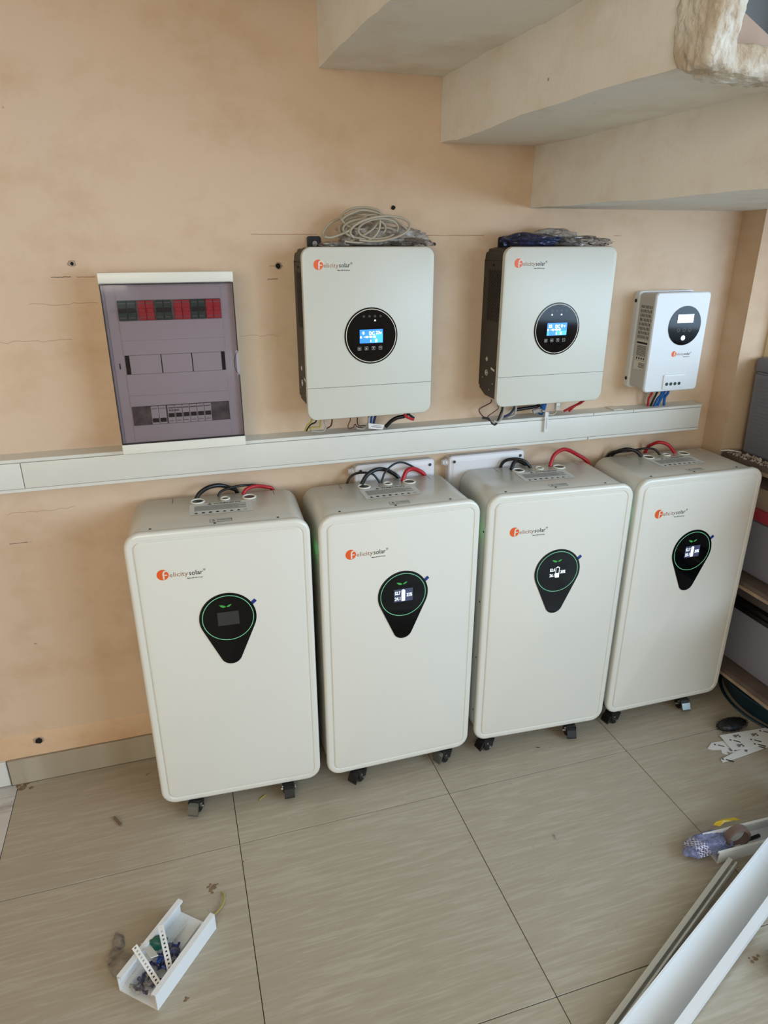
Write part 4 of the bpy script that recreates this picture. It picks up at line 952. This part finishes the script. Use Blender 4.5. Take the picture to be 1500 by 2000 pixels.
tag(crumple('plastic_bag', (1.795, -.080, 1.4762), (.085, .036, .014), M_bag, None, 12, .5), 'clear plastic bag, right one on top of the right inverter', 'bag')
# ================================================================ BOARD SHELVES AT THE RIGHT
t = thing('board_shelf', 'rough shelf of old boards against the right wall, laden with grey boxes', 'shelf', (2.40, -.10, 0))
for z in (.125, .46, .845):
    b = fin('board', bbox(0, .42, -1.0, 0, z-.028, z, .002, 1), M_wood, t)
    fin('board_edge', bbox(-.0015, .0005, -1.0, 0, z-.0275, z-.016, .0003, 1), M_woode, b)
for y0 in (-.04, -.52, -1.0): fin('post', bbox(.375, .404, y0, y0+.035, 0, .80), M_wood, t)
bm = bbox(.405, .425, -1.0, 0, .13, .81); fin('shade_backing', bm, M_shade, t)  # added sheet, painted dark in place of the shade behind the boxes
# corrugated grey box with lid on the top board
t = thing('storage_box', 'tall ribbed grey plastic box with lid on the top board', 'box', (2.452, -.115, .8455))
def taper(bm, x0, x1, y0, y1, z0, z1, d):
    v = [bm.verts.new(p) for p in ((x0+d, y0+d, z0), (x1-d, y0+d, z0), (x1-d, y1-d, z0), (x0+d, y1-d, z0), (x0, y0, z1), (x1, y0, z1), (x1, y1, z1), (x0, y1, z1))]
    for f in ((0,3,2,1),(4,5,6,7),(0,1,5,4),(1,2,6,5),(2,3,7,6),(3,0,4,7)): bm.faces.new([v[i] for i in f])
bm = bmesh.new(); taper(bm, 0, .36, -.55, 0, 0, .262, .006); bmesh.ops.bevel(bm, geom=bm.edges[:], offset=.006, segments=2, affect='EDGES'); bx = fin('box_body', bm, M_gbox, t)
for k in range(20):
    z = .02+.0115*k; fin('rib', bbox(-.0012+.006*(1-z/.262), .004+.006*(1-z/.262), -.53, -.02, z, z+.0045, .0008, 1), M_gbox, bx)
fin('box_lid', bbox(.004, .36, -.55, .004, .262, .305, .008, 2), M_gbox, t)
# rubble and dust on the front of the top board
bm = bmesh.new()
for k in range(420):
    x = random.uniform(2.404, 2.448); y = random.uniform(-.62, -.105); r = random.uniform(.0012, .0048)*(1.3 if x > 2.43 else .8)
    m = Matrix.Translation((x, y, .8455+r*.4)) @ Euler((random.random()*3, random.random()*3, random.random()*3)).to_matrix().to_4x4() @ Matrix.Diagonal((r*1.4, r, r*.7, 1))
    bmesh.ops.create_icosphere(bm, subdivisions=1, radius=1, matrix=m)
o = tag(fin('rubble', bm, M_rub, None, 0), 'crumbs of broken plaster and dust on the front of the top board', 'rubble'); o['kind'] = 'stuff'
bm = bmesh.new(); tube(bm, [(2.398, -.095, .8475), (2.412, -.115, .853), (2.43, -.125, .851), (2.444, -.13, .8495)], .002, 6, 5); tag(fin('bent_strip', bm, M_paper, None, 60), 'short bent white strip at the wall end of the top board', 'strip')
# crate and carton on the middle board
t = thing('storage_crate', 'grey crate with a red band and dusty carton top on the middle board', 'crate', (2.445, -.112, .4605))
bm = bmesh.new(); taper(bm, 0, .34, -.52, 0, 0, .195, .008); bmesh.ops.bevel(bm, geom=bm.edges[:], offset=.008, segments=2, affect='EDGES'); fin('box_body', bm, M_gbox2, t)
fin('band', bbox(-.004, .344, -.524, .004, .192, .232, .006, 2), M_redb, t)
fin('carton', bbox(.004, .335, -.515, 0, .231, .298, .004, 2), M_pink, t)
# low box and black tray on the lowest board
t = thing('storage_box', 'plain grey lilac box on the lowest board', 'box', (2.450, -.112, .1255))
bm = bmesh.new(); taper(bm, 0, .33, -.55, 0, 0, .205, .006); bmesh.ops.bevel(bm, geom=bm.edges[:], offset=.006, segments=2, affect='EDGES'); fin('box_body', bm, M_gbox2, t)
t = thing('black_tray', 'black rimmed tray with a brown cover on top of the plain grey box', 'tray', (2.438, -.108, .3316))
fin('rim', bbox(0, .35, -.57, 0, 0, .016, .003, 2), M_rubber, t); fin('rim', bbox(.006, .345, -.565, -.004, .0165, .032, .003, 2), M_rubber, t)
fin('cover', bbox(.02, .33, -.55, -.01, .0325, .068, .012, 3), mat('brown_cover', (86, 78, 78), .7), t)
# teal basin on the floor below
t = thing('basin', 'dark teal plastic basin on the floor under the lowest board', 'basin', (2.672, -.375, 0))
bm = bmesh.new(); prof = [(0, .003), (.20, .003), (.235, .006), (.250, .030), (.262, .075), (.270, .080), (.270, .086), (.258, .086), (.246, .032), (.232, .010), (0, .008)]
seg = 56; Ls = [[bm.verts.new((r*math.cos(6.28319*i/seg), r*math.sin(6.28319*i/seg), z)) for i in range(seg)] for r, z in prof[1:-1]]
for a, b in zip(Ls, Ls[1:]):
    for i in range(seg): bm.faces.new((a[i], a[(i+1) % seg], b[(i+1) % seg], b[i]))
bm.faces.new(Ls[0][::-1]); bm.faces.new(Ls[-1]); fin('bowl', bm, M_teal, t, 50)
bm = bmesh.new(); ring(bm, (0, 0, .004), (0, 0, 1), .258, .246, .004, 56, 6); fin('foot_ring', bm, M_teal, t)

# ================================================================ THINGS ON THE FLOOR
# brush and printed liner strips
t = thing('brush', 'small round black bristle brush lying behind the printed strips', 'brush', (2.335, -.425, 0))
bm = bmesh.new(); bmesh.ops.create_uvsphere(bm, u_segments=28, v_segments=12, radius=1)
for v in bm.verts:
    k = 1+.06*NZ.noise(v.co*9); v.co = Vector((v.co.x*.055*k, v.co.y*.026*k, max(v.co.z, -.55)*.018*k+.0105))
fin('bristles', bm, M_rubber, t, 0)
bm = bmesh.new()
for k in range(240):
    a = random.uniform(0, 6.283); c, s = math.cos(a), math.sin(a); rr_ = random.uniform(.7, 1); z = random.uniform(.004, .018)
    tube(bm, [(c*.050*rr_, s*.023*rr_, z), (c*.060, s*.029, max(z+random.uniform(-.004, .003), .001))], .0005, 3, 1)
fin('bristle_tips', bm, M_rubber, t, 0)['kind'] = 'stuff'
def liner(poly, z, label, prints, tilt=0):
    bm = bmesh.new(); prismz(bm, [(x, y) for x, y in poly], z, z+.0012)
    o = tag(fin('printed_strip', bm, M_paper, None, 0), label, 'strip', 'strips of printed liner on the floor')
    bm = bmesh.new()
    for x, y, s, w in prints:
        if w: add_text(bm, w, x, y, s, z+.0015, flat=True, thick=.0005, rot=-.16, sx=1.1)
        else:
            c, sn = math.cos(-.75), math.sin(-.75)
            quad(bm, [(x+c*a-sn*b, y+sn*a+c*b, z+.0015) for a, b in ((0, 0), (s*1.9, 0), (s*1.9, s*.42), (0, s*.42))])
            quad(bm, [(x-.006+a, y+.006+b, z+.0015) for a, b in ((-.004, 0), (0, -.004), (.004, 0), (0, .004))])
    fin('print', bm, M_ink, o, 0)
liner([(2.185, -.488), (2.215, -.470), (2.252, -.474), (2.42, -.500), (2.42, -.535), (2.250, -.530), (2.232, -.515), (2.226, -.532), (2.214, -.518), (2.222, -.505), (2.196, -.498)], .0006, 'torn white strip printed with letters, lowest in the pile near the brush', [(2.226, -.486, .010, None), (2.243, -.520, .017, 'IPS'), (2.32, -.525, .017, 'IPS')])
liner([(2.188, -.541), (2.183, -.555), (2.240, -.552), (2.44, -.535), (2.44, -.500), (2.300, -.520)], .0024, 'narrow white strip printed with letters, front one of the pile', [(2.200, -.549, .012, None), (2.285, -.538, .013, 'IP'), (2.34, -.530, .012, None)])
liner([(2.262, -.452), (2.47, -.470), (2.47, -.545), (2.32, -.528), (2.250, -.520)], .0044, 'wide white strip printed with letters, topmost of the pile near the brush', [(2.300, -.476, .017, 'IPS'), (2.285, -.487, .011, None), (2.360, -.488, .017, 'IPS'), (2.278, -.515, .017, 'IPS'), (2.350, -.505, .011, None), (2.41, -.480, .011, None), (2.345, -.525, .012, None)])

def u_channel(name, parent, L, W, H, m, ribs=(), lip=.007, th=.002, notch=False):
    """trunking base: length along x, width along y, open upwards, with inward lips"""
    bm = bmesh.new(); box(bm, 0, L, 0, W, 0, th)
    for s in (0, 1):
        y0, y1 = (0, th) if s == 0 else (W-th, W); box(bm, 0, L, y0, y1, th, H)
        a, b = (0, lip) if s == 0 else (W-lip, W); box(bm, 0, L, a, b, H, H+th)
        a = lip if s == 0 else W-lip; box(bm, 0, L, a-(th if s == 0 else 0), a+(0 if s == 0 else th), H-.005, H)
    o = fin(name, bm, m, parent, 0)
    for y, x0, x1 in ribs: fin('rib', bbox(x0, x1, y, y+.0016, th, th+.010), m, o)
    return o
# short offcut at the left front, full of small parts
t = thing('trunking_offcut', 'short white trunking offcut holding bags and perforated strips, front left', 'trunking')
u_channel('channel', t, .200, .104, .044, M_pvc2, ((.036, .10, .19), (.066, .10, .19)), .012)
t.matrix_world = Matrix.Translation((.4475, -.7300, .0002)) @ Euler((0, 0, math.atan2(.159, .137))).to_matrix().to_4x4() @ Matrix.Translation((0, -.104, 0))
OM = t.matrix_world.copy()
def on(x, y, z): return OM @ Vector((x, y, z))
M_plugn = mat('navy_plug', (34, 44, 96), .4); M_plugb = mat('blue_plug', (44, 84, 170), .4); M_plugg = mat('green_packet', (30, 92, 76), .35)
ang = math.atan2(.159, .137)
c = on(.095, .056, .0025); parts_bag('parts_bag', 'clear bag of blue and navy screw plugs in the middle of the left offcut', c, (.046, .034), (M_plugn, M_plugb, M_plugn), 21, 40, .034, ang)
c = on(.030, .058, .0025); parts_bag('parts_bag', 'clear bag of navy plugs at the near end of the left offcut', c, (.030, .036), (M_plugn, M_plugn, M_cgrey), 25, 20, .016, ang)
c = on(.100, .082, .022); tag(crumple('green_packet', c, (.020, .012, .015), M_plugg, None, 27, .35, 3), 'small green packet standing in the left offcut', 'packet')
tag(film_sheet('clear_film', (.447, -.668, .0004), (.030, .050), M_bag, None, 31, .022, .6), 'torn clear film lying against the left side of the offcut', 'film')
tag(film_sheet('clear_film', (.440, -.615, .0004), (.016, .030), M_bag, None, 37, .014, .1), 'small torn end of clear film farthest left, beside the offcut', 'film')
def strap(p0, p1, label, w=.013):
    p0, p1 = Vector(p0), Vector(p1); L_ = (p1-p0).length; n = 12; hx = .0032
    bm = bmesh.new(); xs_ = [L_*i/n for i in range(n+1)]
    # perforated bar: two rails and bridges between square holes
    for y0, y1 in ((-w/2, -.0022), (.0022, w/2)): box(bm, 0, L_, y0, y1, 0, .0012)
    for i in range(n+1): box(bm, max(xs_[i]-.0022, 0), min(xs_[i]+.0022, L_), -.0022, .0022, 0, .0012)
    o = fin('perforated_strap', bm, M_pvc2, None, 0); to_frame(o, p0, p1-p0, (-.2, -.6, .8)); return tag(o, label, 'strap', 'perforated straps in the left offcut')
strap((.484, -.682, .058), (.530, -.752, .013), 'white perforated strap, left one in the offcut')
strap((.540, -.655, .066), (.556, -.742, .022), 'white perforated strap, right one in the offcut')
o = fin('plain_strap', bbox(-.008, .008, -.05, .05, 0, .0014, .0004, 1), M_pvc2, None, 0); o.matrix_world = Matrix.Translation((.514, -.695, .052)) @ Euler((-.55, .2, .22)).to_matrix().to_4x4(); tag(o, 'plain white strap between the two perforated ones', 'strap')
bm = bmesh.new(); W2 = [(.676, -.553, .002), (.682, -.566, .004), (.680, -.585, .005), (.668, -.602, .004), (.655, -.612, .0035)]
tube(bm, W2, .0017, 8, 6); tag(fin('wire_piece', bm, M_cyel), 'yellow green wire piece beyond the far end of the left offcut', 'wire')

# long wide channel at the lower right, one end resting on the far channel
pL0, pL1 = Vector((1.407, -1.127, .045)), Vector(LC1)
d = (pL1-pL0).normalized(); side = Vector(LC2)-pL0; side = (side - d*side.dot(d)); Wd = side.length
t = thing('long_channel', 'long white trunking channel lying across the lower right of the floor', 'trunking')
ln = .95 + .035
H_ = .043
bm = bmesh.new(); box(bm, 0, ln, 0, Wd, 0, .002)
box(bm, 0, ln, Wd-.002, Wd, .002, H_); box(bm, 0, ln, 0, .002, .002, H_)
fin('channel', bm, M_pvc2, t, 0)
bm = bmesh.new(); box(bm, 0, ln, .002, .018, H_-.0018, H_); box(bm, 0, ln, .0165, .018, H_-.007, H_-.0018); fin('lip', bm, M_pvc2, t, 0)
bm = bmesh.new(); box(bm, 0, ln, Wd-.005, Wd-.002, H_-.0018, H_); fin('lip', bm, M_pvc2, t, 0)
zax = d.cross(-side.normalized()); zax = zax if zax.z > 0 else -zax
yax = zax.cross(d); org = pL0 - d*.035 - zax*H_
# local y runs from the right wall (0) to the left wall (Wd)
org = org - yax*Wd
t.matrix_world = Matrix(((d.x, yax.x, zax.x, org.x), (d.y, yax.y, zax.y, org.y), (d.z, yax.z, zax.z, org.z), (0, 0, 0, 1)))
# narrow strip beside it
t = thing('narrow_channel', 'narrow white trunking strip lying along the left of the long channel', 'trunking')
bm = bmesh.new()
for a in ((0, .022, 0, .0014), (0, .0014, .0014, .018), (.0206, .022, .0014, .018), (0, .004, .018, .0194), (.011, .022, .018, .0194), (.011, .0122, .013, .018)): box(bm, 0, .90, *a)
fin('channel', bm, M_pvc, t, 0)
d2 = Vector((1.943-1.419, -.860+1.108, 0)).normalized()
t.matrix_world = Matrix.Translation(Vector((1.940, -.872, .0003)) - d2*.90) @ Euler((0, 0, math.atan2(d2.y, d2.x))).to_matrix().to_4x4()
# far channel with the blue bag, tape roll, pen and foil
t = thing('far_channel', 'white trunking channel lying behind the long one at the right edge', 'trunking', (1.903, -.848, .0003), -.035)
u_channel('channel', t, .55, .066, .034, M_pvc2, ((.026, 0, .55),), .007)
tag(crumple('plug_bag', (1.905, -.806, .0075), (.066, .030, .017), M_bagb, None, 41, .35, 5), 'crumpled lilac blue plastic bag hanging out of the far channel end', 'bag')
bg = bpy.data.objects['plug_bag']; bg.data.materials.append(M_plaid)      # printed strip across the bag's near end
for p in bg.data.polygons:
    if -.052 < p.center.x-1.905+.35*(p.center.y+.806) < -.020 and p.normal.z > -.2: p.material_index = 1
t = thing('tape_roll', 'brown roll of tape standing in the far channel', 'tape', (1.985, -.818, .0028))
bm = bmesh.new(); seg = 40; prof = [(.0335, -.009), (.0335, .009), (.0265, .009), (.0265, -.009)]
Ls = [[bm.verts.new((r*math.cos(6.28319*i/seg), w, .0335+r*math.sin(6.28319*i/seg))) for i in range(seg)] for r, w in prof]
for k in range(4):
    a, b = Ls[k], Ls[(k+1) % 4]
    for i in range(seg): bm.faces.new((a[i], a[(i+1) % seg], b[(i+1) % seg], b[i]))
fin('tape', bm, M_tape, t, 40); t.rotation_euler = (0, 0, -.12)
bm = bmesh.new(); cyl(bm, (2.018, -.815, .008), (1, .05, .0), .0045, .052, 12); tag(fin('marker_pen', bm, M_rubber), 'short black pen lying in the far channel beside the tape', 'pen')
bm = bmesh.new()
P = [(1.953, -.768, .037), (1.965, -.778, .0385), (1.985, -.772, .040), (2.012, -.772, .0375), (2.034, -.778, .039), (2.026, -.764, .0368), (1.99, -.760, .0385), (1.965, -.764, .0405)]
A = [bm.verts.new(p) for p in P]; cv = bm.verts.new((1.985, -.768, .043)); B = [bm.verts.new((p[0], p[1], p[2]-.0006)) for p in P]
for i in range(8): bm.faces.new((A[i], A[(i+1) % 8], cv)); bm.faces.new((A[i], B[i], B[(i+1) % 8], A[(i+1) % 8]))
bm.faces.new(B[::-1]); tag(fin('yellow_foil', bm, M_yfoil, None, 0), 'scrap of yellow foil on the back edge of the far channel', 'foil')

# wheel at the right edge
t = thing('rubber_wheel', 'black rubber wheel with a pale hub at the right edge of the photo', 'wheel', (1.857, -1.118, .0))
bm = bmesh.new(); ring(bm, (0, 0, .020), (.35, .25, 1), .046, .028, .012, 36, 10); fin('tyre', bm, M_rubber, t)
bm = bmesh.new(); cyl(bm, Vector((0, 0, .020))-Vector((.35, .25, 1)).normalized()*.008, (.35, .25, 1), .030, .018, 24, .026); fin('hub', bm, M_pvc2, t)
# crumbs, wire bits and screws
def bit(name, pts, r, m, label, cat='scrap', g=None):
    bm = bmesh.new(); tube(bm, pts, r, 6, 4); tag(fin(name, bm, m), label, cat, g)
bit('wire_piece', [(.412, -.228, .004), (.420, -.242, .004), (.432, -.262, .004)], .0034, mat('dry_clay', (116, 100, 80), .8), 'small brown stub lying on the tile left of the batteries')
bit('wire_piece', [(.806, -.283, .002), (.815, -.276, .0022), (.826, -.268, .0018)], .0016, M_cyel, 'yellow wire scrap between the castors of the leftmost battery', 'wire')
bit('wire_piece', [(1.672, -.322, .001), (1.682, -.326, .001)], .0009, M_ink, 'tiny dark scrap on the floor before the third battery')
def screw(x, y, a, label):
    t = thing('screw', label, 'screw', (x, y, .0022), a)
    bm = bmesh.new(); cyl(bm, (0, 0, 0), (1, 0, 0), .0014, .014, 8, .0006); fin('shank', bm, M_steel, t)
    bm = bmesh.new(); cyl(bm, (-.002, 0, 0), (1, 0, 0), .0022, .002, 10); fin('head', bm, M_steel, t)
screw(1.549, -.644, -1.9, 'small steel screw on the floor tile before the third battery')
screw(.497, -.083, .5, 'steel screw on the floor by the left side of the leftmost battery')
def dirt(x, y, r, label, n=10, sp=1.0, m=None):
    bm = bmesh.new()
    for k in range(n):
        a = random.uniform(0, 6.283); q = random.uniform(0, r*sp); s = random.uniform(.12, .42)*r; kk = 7
        cx, cy = x+q*math.cos(a), y+q*math.sin(a)*.7
        A = [bm.verts.new((cx+s*random.uniform(.5, 1.2)*math.cos(6.283*i/kk), cy+s*random.uniform(.5, 1)*math.sin(6.283*i/kk), .0004)) for i in range(kk)]
        top = bm.verts.new((cx, cy, .0012))
        for i in range(kk): bm.faces.new((A[i], A[(i+1) % kk], top))
    o = tag(fin('dirt', bm, m or M_dirt, None, 0), label, 'dirt'); o['kind'] = 'stuff'
dirt(.655, -.535, .020, 'brown crumbs of dirt beyond the left offcut', 16)
dirt(.585, -.790, .011, 'brown crumbs of dirt right of the left offcut', 5)
dirt(.740, -.476, .008, 'brown smear on the tile joint before the leftmost battery', 4)
dirt(1.800, -1.075, .016, 'dark crumbs of dirt near the rubber wheel', 9)
dirt(1.783, -1.040, .008, 'dark crumbs of dirt by the long channel', 4)
dirt(.150, -.024, .030, 'dirt in the corner where the two skirtings meet', 12)
